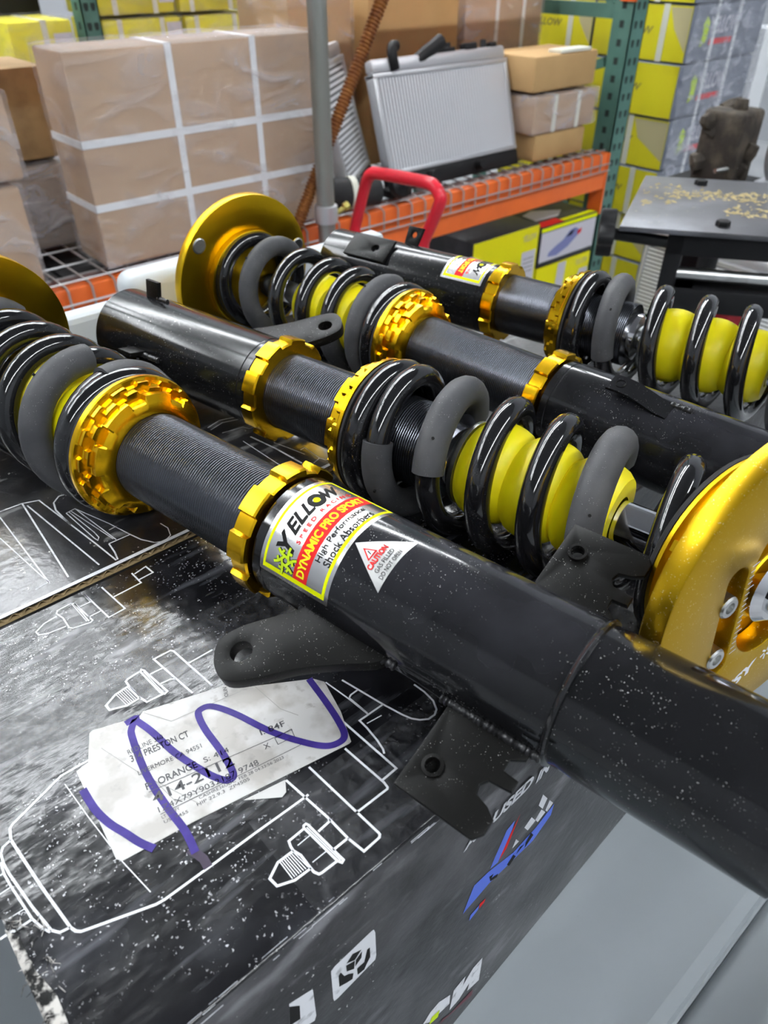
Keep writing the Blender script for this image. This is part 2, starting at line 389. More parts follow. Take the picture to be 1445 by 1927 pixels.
# wire deck: every rod on its own
bm_ = bpy.data.meshes.new('m')
def rod_mesh(P, r): g = G(); g.tube(P, r, 5); return mesh(g.V, g.F, 60)
long_rod = rod_mesh([(0, -.012, -.052), (0, -.012, -.004), (0, -.004, .004), (0, .12, .004), (0, 1.008, .004)], .0026)
cross_rod = rod_mesh([(RX0/1000+.01, 0, 0), (RX1/1000-.01, 0, 0)], .0026)
for me, m in ((long_rod, M_WIREC), (cross_rod, M_WIRE)): me.materials.append(m)
def put(me, nm, loc):
    o = new_obj(nm, me, None, rack); o.location = Vector(loc)-rack.location; return o
x = RX0+40
while x < RX1-20:
    put(long_rod, 'deck_wire', W(x, RY-2, -591)); x += 52
for y in list(range(1612, 2600, 105)): put(cross_rod, 'deck_wire', W(0, y, -593.5 if 1 else 0)[0:3] if 0 else (0, y/1000, (-584)/1000+EYE))
for dz in (-52, -30): put(cross_rod, 'deck_lip_wire', (0, (RY-17)/1000, (-592+dz)/1000+EYE)).data = cross_rod
DECK = -580
for yy in (1660, 2100, 2540):
    g = GW(rack); g.box(W(RX0+4, yy, -600), W(RX1-4, yy+12, -591)); g.build('deck_channel', M_WIRE, rack)

rack2 = thing('pallet_rack', 'green post rack far behind the strapped tan carton', 'rack', W(1500, 2900, -1280))
for (x, y) in ((1090, 2680), (3790, 2680), (-1600, 2680)):
    g = GW(rack2); gh = GW(rack2); upright(g, gh, x, x+56, y, y+70, -1280, 1500); u = g.build('upright_post', M_GREEN, rack2); tag(gh.build('punched_slots', M_HOLE, u), kind='stuff')
g = GW(rack2); g.box(W(-1540, 2690, -500), W(3790, 2740, -400)); g.build('beam', M_ORANGE, rack2)
g = GW(rack2); g.box(W(-1540, 2700, -399.5), W(3790, 3500, -388)); g.build('shelf_panel', M_WIRE, rack2)
g = GW(rack2); g.box(W(-1540, 3450, -500), W(3790, 3500, -400)); g.build('beam', M_ORANGE, rack2)
for (x, y) in ((1090, 3430), (3790, 3430), (-1600, 3430)):
    g = GW(rack2); gh = GW(rack2); upright(g, gh, x, x+56, y, y+70, -1280, 1500); u = g.build('upright_post', M_GREEN, rack2)

# ---------------------------------------------------------------- cartons
def carton(name, label, x0, x1, y0, y1, z0, z1, mt, group=None, straps=(), hstraps=(), strap_mat=None, wrap=None, bevel=.006, sw=16, cat='carton', top=None, rot=0, seams=()):
    t = thing(name, label, cat, W((x0+x1)/2, (y0+y1)/2, z0), 0, group)
    g = GW(t); g.box(W(x0, y0, z0), W(x1, y1, z1)); b = g.build('carton_body', mt, t, 40, bevel)
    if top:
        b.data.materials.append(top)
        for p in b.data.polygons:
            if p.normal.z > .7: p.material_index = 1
    e = 1.2
    for sx in straps:       # bands round the carton in the y-z plane
        g = GW(t)
        for lo, hi in (((sx-sw/2, y0-e, z0), (sx+sw/2, y0, z1+e)), ((sx-sw/2, y0-e, z1), (sx+sw/2, y1+e, z1+e)), ((sx-sw/2, y1, z0), (sx+sw/2, y1+e, z1+e))): g.box(W(*lo), W(*hi))
        g.build('strap', strap_mat or M_STRAP, t)
    for sz in hstraps:      # bands round the sides
        g = GW(t)
        for lo, hi in (((x0-e, y0-e*1.5, sz-sw/2), (x1+e, y0, sz+sw/2)), ((x0-e, y0-e*1.5, sz-sw/2), (x0, y1+e, sz+sw/2)), ((x1, y0, sz-sw/2), (x1+e, y1+e, sz+sw/2))): g.box(W(*lo), W(*hi))
        g.build('strap', strap_mat or M_STRAP, t)
    for sz in seams:
        g = GW(t); g.box(W(x0-.4, y0-.4, sz-1.2), W(x1+.4, y0, sz+1.2)); g.box(W(x0-.4, y0-.4, sz-1.2), W(x0, y1, sz+1.2)); g.build('flap_seam', M_TANTOP, t)
    if wrap:
        g = GW(t); n = 14; rn = random.Random(hash(label) % 1000 if 0 else len(label)*7+int(abs(x0))); d = 5
        def face(o, u, v, nv):
            V = []; F = []
            for i in range(n+1):
                for j in range(n+1):
                    edge = i in (0, n) or j in (0, n)
                    k = (rn.random()*5 if not edge else 0)+d
                    V.append(W(*(o[a]+u[a]*i/n+v[a]*j/n+nv[a]*k for a in range(3))))
            for i in range(n):
                for j in range(n): F.append((i*(n+1)+j, (i+1)*(n+1)+j, (i+1)*(n+1)+j+1, i*(n+1)+j+1))
            g.add(V, F)
        dx, dy, dz = x1-x0+2*d, y1-y0+2*d, z1-z0-1+d
        face((x0-d, y0, z0+1), (dx, 0, 0), (0, 0, dz), (0, -1, 0)); face((x0, y0-d, z0+1), (0, dy, 0), (0, 0, dz), (-1, 0, 0)); face((x0-d, y0-d, z1), (dx, 0, 0), (0, dy, 0), (0, 0, 1)); face((x1, y0-d, z0+1), (0, dy, 0), (0, 0, dz), (1, 0, 0))
        g.build('plastic_wrap', wrap, t, 70)
    return t
def label_text(t, txt, o, ux, h, mt, nm='lettering', bold=.02, shear=.2, up=(0, 0, 1)):
    """text on a vertical face: origin o (mm), ux the run vector (mm), h height"""
    V, F = text_geo(txt, bold, shear); g = GW(t)
    g.add([W(o[0]+ux[0]*a+up[0]*h*b, o[1]+ux[1]*a+up[1]*h*b, o[2]+ux[2]*a+up[2]*h*b) for a, b in V], F); return g.build(nm, mt, t)
def quad(t, nm, mt, P):
    g = GW(t); g.add([W(*p) for p in P], [tuple(range(len(P)))]); return g.build(nm, mt, t)
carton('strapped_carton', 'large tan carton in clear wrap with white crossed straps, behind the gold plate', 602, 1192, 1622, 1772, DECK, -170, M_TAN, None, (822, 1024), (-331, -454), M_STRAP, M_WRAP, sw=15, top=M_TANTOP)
carton('strapped_carton', 'lower of the two wrapped cartons at the left edge', 130, 462, 1622, 1770, DECK, -385, M_TAN, 'wrapped cartons at the left edge', (), (), None, M_WRAP)
carton('strapped_carton', 'upper of the two wrapped cartons at the left edge', 140, 478, 1622, 1770, -373, -226, M_TAN, 'wrapped cartons at the left edge', (), (), None, M_WRAP, seams=(-300,))
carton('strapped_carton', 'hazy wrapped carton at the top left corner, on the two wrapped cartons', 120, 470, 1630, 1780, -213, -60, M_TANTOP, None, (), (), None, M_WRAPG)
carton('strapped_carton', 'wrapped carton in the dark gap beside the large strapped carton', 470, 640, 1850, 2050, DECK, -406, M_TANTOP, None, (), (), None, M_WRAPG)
carton('strapped_carton', 'dark brown carton in the gap, upon the hazy wrapped carton', 470, 650, 1860, 2060, -393, -215, M_CARD, None)
# yellow rows on the far rack
ZD = -387
def ybox(label, x0, x1, z0, z1, y0=2712, y1=2960, straps=(), group=None, wrap=M_WRAPY):
    t = carton('yellow_carton', label, x0, x1, y0, y1, z0, z1, M_YBOX, group, straps, (), M_STRAPC, wrap, sw=17)
    return t
t = ybox('yellow carton left of the far green post, single strap', 866, 1062, ZD, -201, straps=(975,)); quad(t, 'white_panel', M_PALE, [(1000, 2711, -260), (1058, 2711, -260), (1058, 2711, -235), (1000, 2711, -235)])
t = ybox('lower yellow carton right of the far green post', 1160, 1438, ZD, -211, straps=(1220, 1370)); quad(t, 'grey_panel', M_PALE, [(1385, 2711, -270), (1440, 2711, -270), (1440, 2711, -225), (1385, 2711, -225)])
t = ybox('lower yellow carton, second from the far green post', 1458, 1745, ZD, -213, straps=(1500, 1650))
t = ybox('upper yellow carton right of the far green post', 1156, 1424, -198, -20, straps=(1215, 1355)); quad(t, 'grey_panel', M_PALE, [(1370, 2711, -170), (1425, 2711, -170), (1425, 2711, -120), (1370, 2711, -120)])
t = ybox('upper yellow carton, second from the far green post', 1444, 1730, -200, -22, straps=(1490, 1640))
carton('black_carton_and_shade_fill', 'dark carton in shade above the yellow carton, left of the far green post', 700, 1075, 2975, 3300, ZD, 140, M_TANK, None)  # added block, its black stands in for the dark void up here
# bagged rolls beside them
def bag(label, cx, cy, z0, rx, ry, h, mt, nm='bagged_part'):
    t = thing(nm, label, 'bag', W(cx, cy, z0)); g = G(); rn = random.Random(int(cx)); V = []; n = 24; m = 10
    for i in range(m+1):
        f = i/m; k = (1-abs(2*f-1)**4)**.5*.35+.65 if 0 < f < 1 else .6
        for j in range(n):
            a = 2*PI*j/n; q = k*(1+.05*(rn.random()-.5))
            ca, sa = math.cos(a), math.sin(a); sq = (abs(ca)**4+abs(sa)**4)**-.25
            V.append((rx/1000*q*ca*sq, ry/1000*q*sa*sq, h/1000*f))
    F = [(i*n+j, i*n+(j+1) % n, (i+1)*n+(j+1) % n, (i+1)*n+j) for i in range(m) for j in range(n)]+[tuple(range(n-1, -1, -1)), tuple(m*n+j for j in range(n))]
    g.add(V, F); g.build('bag_body', mt, t, 60); return t
bag('pale yellow bagged roll between the yellow cartons and the grey bag', 1802, 2800, ZD, 42, 90, 172, mat('bag_pale_yellow', (.62, .62, .36), 0, .35, noise=(12, .4, .6, (.75, .76, .72))))
bag('grey crumpled bag left of the galvanised pole on the far rack', 1935, 2820, ZD, 88, 100, 190, mat('bag_grey', (.30, .30, .34), 0, .25, noise=(20, .45, .6, (.66, .66, .72)), bump=(30, .8, None)))
bag('pale bag right of the galvanised pole on the far rack', 2085, 2820, ZD, 52, 100, 185, mat('bag_pale', (.5, .5, .54), 0, .25, noise=(20, .4, .6, (.72, .72, .78)), bump=(30, .6, None)))

# kraft cartons behind the radiators
carton('kraft_carton', 'tall kraft carton behind the leaning radiator', 1640, 2010, 1960, 2200, DECK, -120, M_KRAFT, None, bevel=.008)
carton('kraft_carton', 'wrapped kraft carton behind the rusty rod', 1380, 1600, 1990, 2250, DECK, -130, M_KRAFT, None, (), (), None, M_WRAP)
carton('strapped_carton', 'wrapped carton with two white straps above the stack of three cartons', 2040, 2416, 1960, 2200, DECK, -60, M_TAN, None, (2190, 2320), (), M_STRAP, M_WRAP, sw=16)
carton('kraft_carton', 'kraft carton at the bottom of the stack of three, beside the radiator', 2060, 2320, 1640, 1860, DECK, -500, M_KRAFT, 'stack of three cartons', bevel=.01)
carton('strapped_carton', 'wrapped carton with cream straps, middle of the stack of three', 2040, 2352, 1640, 1860, -497, -392, M_TAN, 'stack of three cartons', (2140, 2260), (), M_STRAPC, M_WRAP, sw=18)
t = carton('kraft_carton', 'kraft carton on top of the stack of three, with a loose flap', 2028, 2335, 1645, 1850, -379, -283, M_KRAFT, 'stack of three cartons', bevel=.007)
g = GW(t); g.box(W(2150, 1650, -282), W(2300, 1700, -274)); g.build('loose_flap', M_STRAPC, t)

# leaning radiators
def radiator(label, loc, rotz, lean, w, h, vertical=True, fit=True):
    t = thing('radiator', label, 'radiator', loc, rotz); Rm = Matrix.Rotation(-lean, 4, 'X')
    def add(nm, boxes, mt, bevel=0, tubes=()):
        g = G()
        for lo, hi in boxes: g.box([v/1000 for v in lo], [v/1000 for v in hi])
        for P, r in tubes: g.tube([[c/1000 for c in p] for p in P], [q/1000 for q in r] if isinstance(r, list) else r/1000, 12)
        g.V = [tuple(Rm @ Vector(v)) for v in g.V]; return g.build(nm, mt, t, 40, bevel)
    add('bottom_tank', [((-w/2, -2, 0), (w/2, 40, 46))], M_TANK, .006)
    add('top_tank', [((-w/2+4, 2, h-34), (w/2-4, 38, h))], M_ALU, .008)
    add('core', [((-w/2+10, 8, 52), (w/2-10, 30, h-40))], M_CORE)
    add('side_frame', [((-w/2, 0, 46), (-w/2+14, 36, h-34))], M_ALU, .003); add('side_frame', [((w/2-14, 0, 46), (w/2, 36, h-34))], M_ALU, .003)
    add('header_plate', [((-w/2, -1, 46), (w/2, 38, 58))], M_ALU, .002); add('header_plate', [((-w/2, -1, h-46), (w/2, 38, h-34))], M_ALU, .002)
    bx = []
    if vertical:
        n = int((w-30)/11)
        for i in range(n):
            x = -w/2+16+(w-32)*i/(n-1); bx.append(((x-3.2, 4.5, 56), (x+3.2, 9, h-44)))
    else:
        n = int((h-100)/13)
        for i in range(n):
            z = 58+(h-106)*i/(n-1); bx.append(((-w/2+14, 4.5, z-3.6), (w/2-14, 9, z+3.6)))
    tag(add('core_tubes', bx, M_TUBE), kind='stuff')
    if fit:
        add('filler_neck', [], M_TANK, 0, [([(-90, 18, h-14), (-60, 10, h+2), (-30, 4, h+14), (0, 0, h+26)], [17, 17, 18, 20])]); add('tank_bracket', [((-30, 6, h-2), (60, 34, h+10)), ((100, 4, h-2), (150, 30, h+16)), ((210, 4, h-2), (236, 30, h+12))], M_TANK, .003)
        add('hose_stub', [], M_TANK, 0, [(smooth_path([(-190, 0, h-30), (-196, -6, h+4), (-186, 0, h+24), (-168, 4, h+26)], 4), 14)])
        add('mount_peg', [], M_TANK, 0, [([(40, 20, h-2), (40, 20, h+22)], 11)]); add('mount_peg', [], M_TANK, 0, [([(190, 20, h-2), (196, 20, h+20)], 9)])
        add('outlet_stub', [], M_TANK, 0, [([(-120, 10, 22), (-126, -36, 20)], [17, 18])]); add('outlet_stub', [], M_TANK, 0, [([(80, 10, 22), (80, -28, 24)], [13, 13])])
    return t
radiator('large silver radiator with fine vertical fins leaning on the orange rack shelf', W(1752, 1668, DECK), 0, math.radians(17), 540, 336)
radiator('grey radiator with horizontal fins leaning behind the galvanised pole, left of the large one', W(1436, 1742, DECK), math.radians(38), math.radians(15), 270, 370, False, False)
# hose with a pale band lying before the radiator
h = thing('rubber_hose', 'black rubber hose stub with a pale clamp band beside the galvanised pole', 'hose', W(1312, 1628, DECK))
g = G(); g.tube(smooth_path([(-.06, .03, .040), (.0, 0, .040), (.06, -.012, .038)], 5), .038, 18); g.build('hose', M_RUBBER, h, 40)
g = G(); g.rev([(.039, -.009), (.0415, -.008), (.0415, .008), (.039, .009)], 24, Matrix.Translation((-.012, .005, .040)) @ Matrix.Rotation(PI/2, 4, 'Y') @ Matrix.Rotation(.3, 4, 'X')); g.build('clamp_band', M_STRAPC, h, 30)
f = thing('radiator_fan_motor', 'black fan motor lying on the wire shelf behind the red handle', 'motor', W(1452, 1622, DECK))
g = G(); g.rev([(.001, 0), (.030, 0), (.034, .006), (.034, .026), (.020, .034), (.012, .044), (.001, .044)], 24, Matrix.Translation((0, 0, .034)) @ Matrix.Rotation(1.2, 4, 'X')); g.build('motor_body', M_TANK, f, 35)
g = G(); g.box((-.02, .0, 0), (.06, .05, .022)); g.build('motor_bracket', M_TANK, f, 30, .004)

# galvanised pole and rusty threaded rod in front of the rack
p = thing('galvanised_pole', 'upright galvanised steel pole in front of the tan carton', 'pole', W(1133, 1526, -1280))
g = G(); g.tube([(0, 0, 0), (0, 0, 2.2)], .0215, 24); g.build('pole_tube', M_GALV, p, 40)
g = G(); g.rev([(.0216, -.022), (.028, -.02), (.030, 0), (.028, .02), (.0216, .022)], 24, Matrix.Translation((0, 0, EYE-.1+.0-.44))); g.build('pipe_clamp', M_ALU, p, 30)
g = G(); g.tube([(.020, -.012, EYE-.54), (.048, -.016, EYE-.53)], .006, 8); g.tube([(.044, -.016, EYE-.53), (.056, -.018, EYE-.525)], .0105, 6); g.build('clamp_bolt', mat('yellow_zinc', (.55, .48, .14), .8, .4), p, 30)
a = Vector(W(1365, 1566, -90)); b = Vector(W(1088, 1566, -540)); d = (a-b).normalized(); foot = b+d*(-(b.z-.012)/d.z)
r = thing('threaded_rod', 'rusty brown coil-threaded rod leaning across the rack', 'rod', (foot.x, foot.y, 0))
top_ = a+d*.35; L = (top_-foot).length; prof = [(.001, 0)]; n = int(L/.0085)
for i in range(n): z = L*i/n; prof += [(.0125, z), (.0162, z+.0025), (.0162, z+.0045), (.0125, z+.0065)]
prof += [(.001, L)]
q = Vector((0, 0, 1)).rotation_difference(d).to_matrix().to_4x4()
g = G(); g.rev(prof, 14, Matrix.Translation(foot-r.location) @ q); g.build('rod_thread', M_RUST, r, 40)

# red U handle of a hand truck
h = thing('hand_truck', 'red tubular hand truck handle standing before the orange beam', 'hand truck', W(1150, 1310, -1280))
def inb(P): return [Vector(W(*p))-h.location for p in P]
pl = [(1150, 1500, -1262), (1150, 1435, -558), (1150, 1398, -462), (1150, 1384, -434), (1150, 1368, -422), (1150, 1341, -417), (1150, 1195, -408), (1150, 1166, -412), (1150, 1152, -424), (1150, 1149, -442), (1150, 1194, -532), (1150, 1260, -1262)]
pts = inb(pl[:2])[:1]+smooth_path(inb(pl[1:-1]), 5)+inb(pl[-1:])
g = G(); g.tube(pts, .0135, 14); g.build('handle_tube', M_RED, h, 50)
g = GW(h); g.box(W(1030, 1230, -1278), W(1300, 1520, -1262)); g.build('toe_plate', M_RED, h)

# cartons under the orange beam
t = carton('yellow_carton', 'black topped carton with a bright yellow front under the orange beam', 1763, 2092, 1604, 1900, -1279, -767, M_KBOX, None, bevel=.004)
quad(t, 'yellow_front', M_YBOXB, [(1766, 1603, -1275), (2090, 1603, -1275), (2090, 1603, -770), (1766, 1603, -770)])
quad(t, 'white_label', M_PALE, [(2010, 1602.4, -960), (2082, 1602.4, -960), (2082, 1602.4, -850), (2010, 1602.4, -850)])
label_text(t, 'YELLOW', (2010, 1602.4, -815), (70, 0, 0), 22, M_CREAM)
for z in (-875, -890, -905, -920): quad(t, 'label_rule', M_PK, [(2020, 1602, z-1), (2072, 1602, z-1), (2072, 1602, z+1), (2020, 1602, z+1)])
t = carton('yellow_carton', 'bright yellow carton with a white label beneath the car picture carton', 2104, 2418, 1604, 1900, -1279, -930, M_YBOXB, None, bevel=.004)
quad(t, 'white_label', M_PALE, [(2330, 1603, -1080), (2410, 1603, -1080), (2410, 1603, -985), (2360, 1603, -985)]); quad(t, 'cream_band', M_PALE, [(2215, 1603, -1100), (2262, 1603, -1100), (2272, 1603, -934), (2225, 1603, -934)])
label_text(t, 'YELLOW', (2330, 1603, -965), (72, 0, 0), 20, M_CREAM)
t = carton('picture_carton', 'carton printed with a blue car under the right end of the orange beam', 2102, 2416, 1602, 1900, -926, -787, M_KBOX, None, bevel=.003)
quad(t, 'green_stripe', M_PY, [(2103, 1601, -803), (2415, 1601, -803), (2415, 1601, -790), (2103, 1601, -790)])
quad(t, 'picture_ground', M_PALE, [(2106, 1601, -908), (2412, 1601, -908), (2412, 1601, -806), (2106, 1601, -806)])
quad(t, 'printed_car', M_BLUEGREY, [(2150, 1600.5, -894), (2200, 1600.5, -899), (2262, 1600.5, -880), (2318, 1600.5, -846), (2312, 1600.5, -826), (2290, 1600.5, -818), (2262, 1600.5, -824), (2230, 1600.5, -850), (2190, 1600.5, -864), (2155, 1600.5, -880)])
quad(t, 'printed_windscreen', M_PK, [(2245, 1600.2, -844), (2268, 1600.2, -828), (2292, 1600.2, -824), (2276, 1600.2, -842)])
quad(t, 'printed_red_tail', M_PR, [(2308, 1600.3, -834), (2332, 1600.3, -826), (2330, 1600.3, -842), (2312, 1600.3, -850)])
quad(t, 'red_top_band', M_PR, [(2110, 1606, -786.4), (2230, 1606, -786.4), (2230, 1650, -786.4), (2110, 1650, -786.4)]); quad(t, 'yellow_top_band', M_PY, [(2230, 1606, -786.3), (2412, 1606, -786.3), (2412, 1630, -786.3), (2230, 1630, -786.3)])
quad(t, 'pale_top_print', M_PALE, [(2150, 1670, -786.3), (2260, 1660, -786.3), (2330, 1700, -786.3), (2230, 1760, -786.3), (2160, 1740, -786.3)])

carton('black_carton_and_shade_fill', 'plain black carton under the wire deck, below the wrapped cartons', 60, 520, 1664, 2050, -1279, -604, M_TANK, None)  # added block that puts the shade below the deck into black colour
carton('black_carton_and_shade_fill', 'plain black carton under the wire deck, below the strapped carton', 530, 1190, 1664, 2050, -1279, -608, M_TANK, None)  # second added block, black in place of the shade under the deck
# stack of yellow and slate cartons on a pallet, right
SX, SY = 2702, 1556
pal = thing('pallet', 'wooden pallet under the yellow and slate cartons', 'pallet', W(2980, 1960, -1280))
for x in range(2710, 3140, 105):
    g = GW(pal); g.box(W(x, 1560, -1222), W(x+80, 2380, -1204)); g.build('deck_board', M_PALLET, pal)
for y in (1570, 1930, 2290):
    g = GW(pal); g.box(W(2710, y, -1279.8), W(3230, y+80, -1222.2)); g.build('stringer', M_PALLET, pal)
ORD = ('lowest', 'second lowest', 'third from the floor', 'fourth from the floor', 'third from the top', 'second from the top', 'topmost')
for c, (y0, y1) in enumerate(((1556, 1946), (1952, 2342))):
    for r_ in range(7):
        z0 = -1203+r_*171.5; z1 = z0+167.5
        jx = (0, 9, -6, 4, -4, 6, 0)[r_]
        where = 'at the pallet corner' if c == 0 else 'behind the green post'
        t = carton('yellow_carton', f'yellow ended slate carton, {ORD[r_]} of its column {where}', SX+jx, SX+500+jx, y0, y1, z0, z1, M_GBOX, 'yellow ended cartons on the pallet', (), (), None, None, bevel=.006)
        X = SX+jx-1.0
        quad(t, 'yellow_end', M_YBOX, [(X, y0+3, z0+3), (X, y0+3, z1-3), (X, y1-3, z1-3), (X, y1-3, z0+3)])
        sy = y0+(105, 130, 95, 150, 175, 90, 130)[r_]
        g = GW(t); g.box(W(X-2, sy, z0), W(X-.6, sy+22, z1+1)); g.build('strap', M_STRAPC, t)
        if r_ % 2: quad(t, 'cream_triangle', M_CREAM, [(X-.4, y0+5, z0+30), (X-.4, y0+5, z1-8), (X-.4, sy-4, z1-8), (X-.4, sy-30, z1-70)])
        label_text(t, 'YELLOW', (X-.5, y1-100, z0+78), (0, -150, 0), 24, M_GREYTXT, bold=.03)
        if c == 0:
            Y = y0-1.0
            label_text(t, 'YELLOW', (SX+130, Y, z0+80), (190, 0, 0), 52, M_PALE, 'white_word_mark', .03)
            quad(t, 'red_band', M_PR, [(SX+140, Y, z0+48), (SX+290, Y, z0+48), (SX+296, Y, z0+66), (SX+144, Y, z0+66)])
            quad(t, 'yellow_star', M_PG, [(SX+84, Y, z0+44), (SX+120, Y, z0+60), (SX+124, Y, z0+116), (SX+100, Y, z0+134), (SX+84, Y, z0+110), (SX+92, Y, z0+84)])
            for sx in (SX+150, SX+300):
                g = GW(t); g.box(W(sx, Y-1.2, z0), W(sx+20, Y-.2, z1+1)); g.build('strap', M_STRAP, t)
wr = thing('stretch_wrap', 'clear crinkled stretch wrap round the slate sides of the pallet cartons', 'plastic wrap', W(2980, 1540, -1280))
g = GW(wr); rn = random.Random(3); nx, nz = 26, 60; V = []; F = []
for i in range(nx+1):
    for j in range(nz+1):
        V.append(W(2694+520*i/nx, 1544-rn.random()*7, -1200+1200*j/nz))
for i in range(nx):
    for j in range(nz): F.append((i*(nz+1)+j, (i+1)*(nz+1)+j, (i+1)*(nz+1)+j+1, i*(nz+1)+j+1))
g.add(V, F); g.build('wrap_sheet', M_WRAPG, wr, 70)
carton('white_carton', 'white sheet-wrapped carton right of the slate cartons', 3262, 3380, 1560, 1900, -1279, -270, M_STRAP, None, bevel=.01)

# ---------------------------------------------------------------- steel plate work stand, right
u = Vector((.578, -.816, 0)); v = Vector((.893, .450, 0))      # along the near edge, along the left edge
st = thing('work_stand', 'black work stand with a steel plate top scattered with straw, right edge', 'stand', W(1150, 600, -1280))
NL = Vector((1036, 644, 0))
def sp(a, b, z): q = NL+u*a+v*b; return (q.x, q.y, z)
def sbox(nm, a0, a1, b0, b1, z0, z1, mt, bevel=0, par=None):
    P = [sp(a, b, z) for z in (z0, z1) for a, b in ((a0, b0), (a1, b0), (a1, b1), (a0, b1))]
    g = GW(st); g.add([W(*p) for p in P], [(0, 3, 2, 1), (4, 5, 6, 7), (0, 1, 5, 4), (1, 2, 6, 5), (2, 3, 7, 6), (3, 0, 4, 7)]); return g.build(nm, mt, par or st, 40 if bevel else None, bevel)
tp = sbox('steel_top', 0, 560, 0, 330, -358, -350, M_PLATE, .0015)
for a, b in ((100, 285), (148, 38), (330, 285), (360, 38)):
    q = W(*sp(a, b, -350)); g = GW(st); g.rev([(.001, .008), (.010, .008), (.011, .006), (.011, -.001)], 6, Matrix.Translation(q)); g.build('plate_bolt', M_TANK, tp)
rn = random.Random(12); g = GW(st)
def chips(g, n, fa, fb):
    for _ in range(n):
        c = Vector(W(*sp(fa(), fb(), -349.4))); an = rn.random()*PI; L = .004+rn.random()*.012; wd = .0010+rn.random()*.0015
        d = Vector((math.cos(an), math.sin(an), 0))*L/2; e = Vector((-math.sin(an), math.cos(an), 0))*wd; up = Vector((0, 0, .0006+rn.random()*.002))
        g.add([tuple(c-d), tuple(c-e+up), tuple(c+d), tuple(c+e)], [(0, 1, 2, 3)])
chips(g, 240, lambda: 60+rn.random()*240, lambda: 210+rn.gauss(0, 16)); chips(g, 120, lambda: 150+rn.random()*160, lambda: 120+rn.gauss(0, 16)); chips(g, 40, lambda: 10+rn.random()*60, lambda: 120+rn.random()*150)
tag(g.build('straw_chips', M_CHIP, tp), kind='stuff')
sbox('front_rail', 74, 560, 12, 52, -392, -358.5, M_TANK, .002)
sbox('rear_rail', 74, 560, 280, 318, -392, -358.5, M_TANK, .002)
sbox('side_cheek', 74, 100, 12, 318, -470, -358.5, M_TANK, .002)
sbox('lower_channel', 96, 560, 4, 60, -478, -440, M_TANK, .003)
g = GW(st); g.tube([W(*sp(98, 20, -421)), W(*sp(560, 20, -421))], .0095, 16); g.build('cross_bar', M_STEEL, st, 40)
sbox('inner_block', 250, 330, 20, 120, -440, -392.5, M_TANK, .004)
for a in (110, 530):
    for b in (24, 300): sbox('leg', a-18, a+18, b-18, b+18, -1279.5, -440 if b < 100 else -392.5, M_TANK)
# hand knob at the left corner
q = W(*sp(-20, 22, -368)); g = GW(st)
kn = []
for k in range(40):
    a = 2*PI*k/40; kn.append(((.030+.007*math.cos(4*a))*math.cos(a), (.030+.007*math.cos(4*a))*math.sin(a)))
Mk = Matrix.Translation(Vector(q)) @ Matrix.Rotation(math.radians(-55), 4, 'Z') @ Matrix.Rotation(PI/2, 4, 'Y')
g.prism(kn, -.012, .012, Mk); g.build('star_knob', M_TANK, st, 40, .003)
g = GW(st); g.tube([W(*sp(-20, 22, -368)), W(*sp(80, 22, -376))], .009, 10); g.build('knob_stem', M_TANK, st, 40)
# red air tank hanging below
mtr = thing('air_tank', 'red cylindrical tank standing under the work stand', 'tank', W(1290, 560, -1280))
g = G(); g.rev([(.001, 0), (.040, 0), (.045, .02), (.045, .755), (.036, .785), (.015, .792), (.001, .792)], 32); g.build('tank_shell', M_RED, mtr, 40)
g = G(); g.tube([(.0, 0, .790), (0, 0, .799)], .010, 10); g.build('tank_valve', M_TANK, mtr, 40)
# radiator core standing on the floor behind the stand
rd = radiator('white finned radiator on the floor behind the work stand', (0, 0, 0), 0, math.radians(4), 620, 490, False, False)
rd.location = W(2345, 1060, -1280); rd.rotation_euler = (0, 0, math.radians(-92))
# castings on a pedestal behind the plate
ped = thing('steel_pedestal', 'dark steel pedestal carrying the rusty brown casting behind the plate', 'pedestal', W(1840, 880, -1280))
g = G(); g.rev([(.001, 0), (.14, 0), (.14, .012), (.035, .02), (.03, .05), (.03, .78), (.06, .80), (.06, .8005)], 24); g.box((-.07, -.16, .80), (.12, .13, .815)); g.build('pedestal_column', M_TANK, ped, 35)
en = thing('rusty_casting', 'rusty brown gearbox casting on the pedestal behind the steel plate', 'engine part', W(1835, 900, -465))
rn = random.Random(21); g = G()
g.box((-.05, -.05, 0), (.05, .05, .16)); g.build('casting_body', M_IRON, en, 40, .012, 3)
for k in range(16):
    x, y, z = rn.uniform(-.055, .055), rn.uniform(-.055, .055), rn.uniform(.03, .165); s = rn.uniform(.012, .026)
    g = G(); g.rev([(.0005, -s), (s*.9, -s*.8), (s, 0), (s*.8, s*.9), (.0005, s)], 8, Matrix.Translation((x, y, z)) @ Matrix.Rotation(rn.random()*3, 4, (rn.random(), rn.random(), .2))); g.build('casting_boss', M_IRON, en, 40)
g = G(); g.tube([(-.085, -.03, .045), (-.02, -.045, .045)], .0055, 10); g.build('bright_pin', M_STEEL, en, 40)
al = thing('cast_housing', 'cast aluminium housing with a round bore beside the rusty casting', 'engine part', W(1905, 772, -465))
g = G(); g.rev([(.034, -.03), (.062, -.03), (.066, -.02), (.066, .03), (.058, .036), (.034, .036), (.034, -.03)], 36, Matrix.Translation((0, 0, .067)) @ Matrix.Rotation(PI/2, 4, 'Y') @ Matrix.Rotation(.6, 4, 'X')); g.build('housing_ring', M_CAST, al, 30)
g = G(); g.box((-.03, -.06, 0), (.03, .06, .012)); g.build('housing_foot', M_CAST, al, 30, .003)

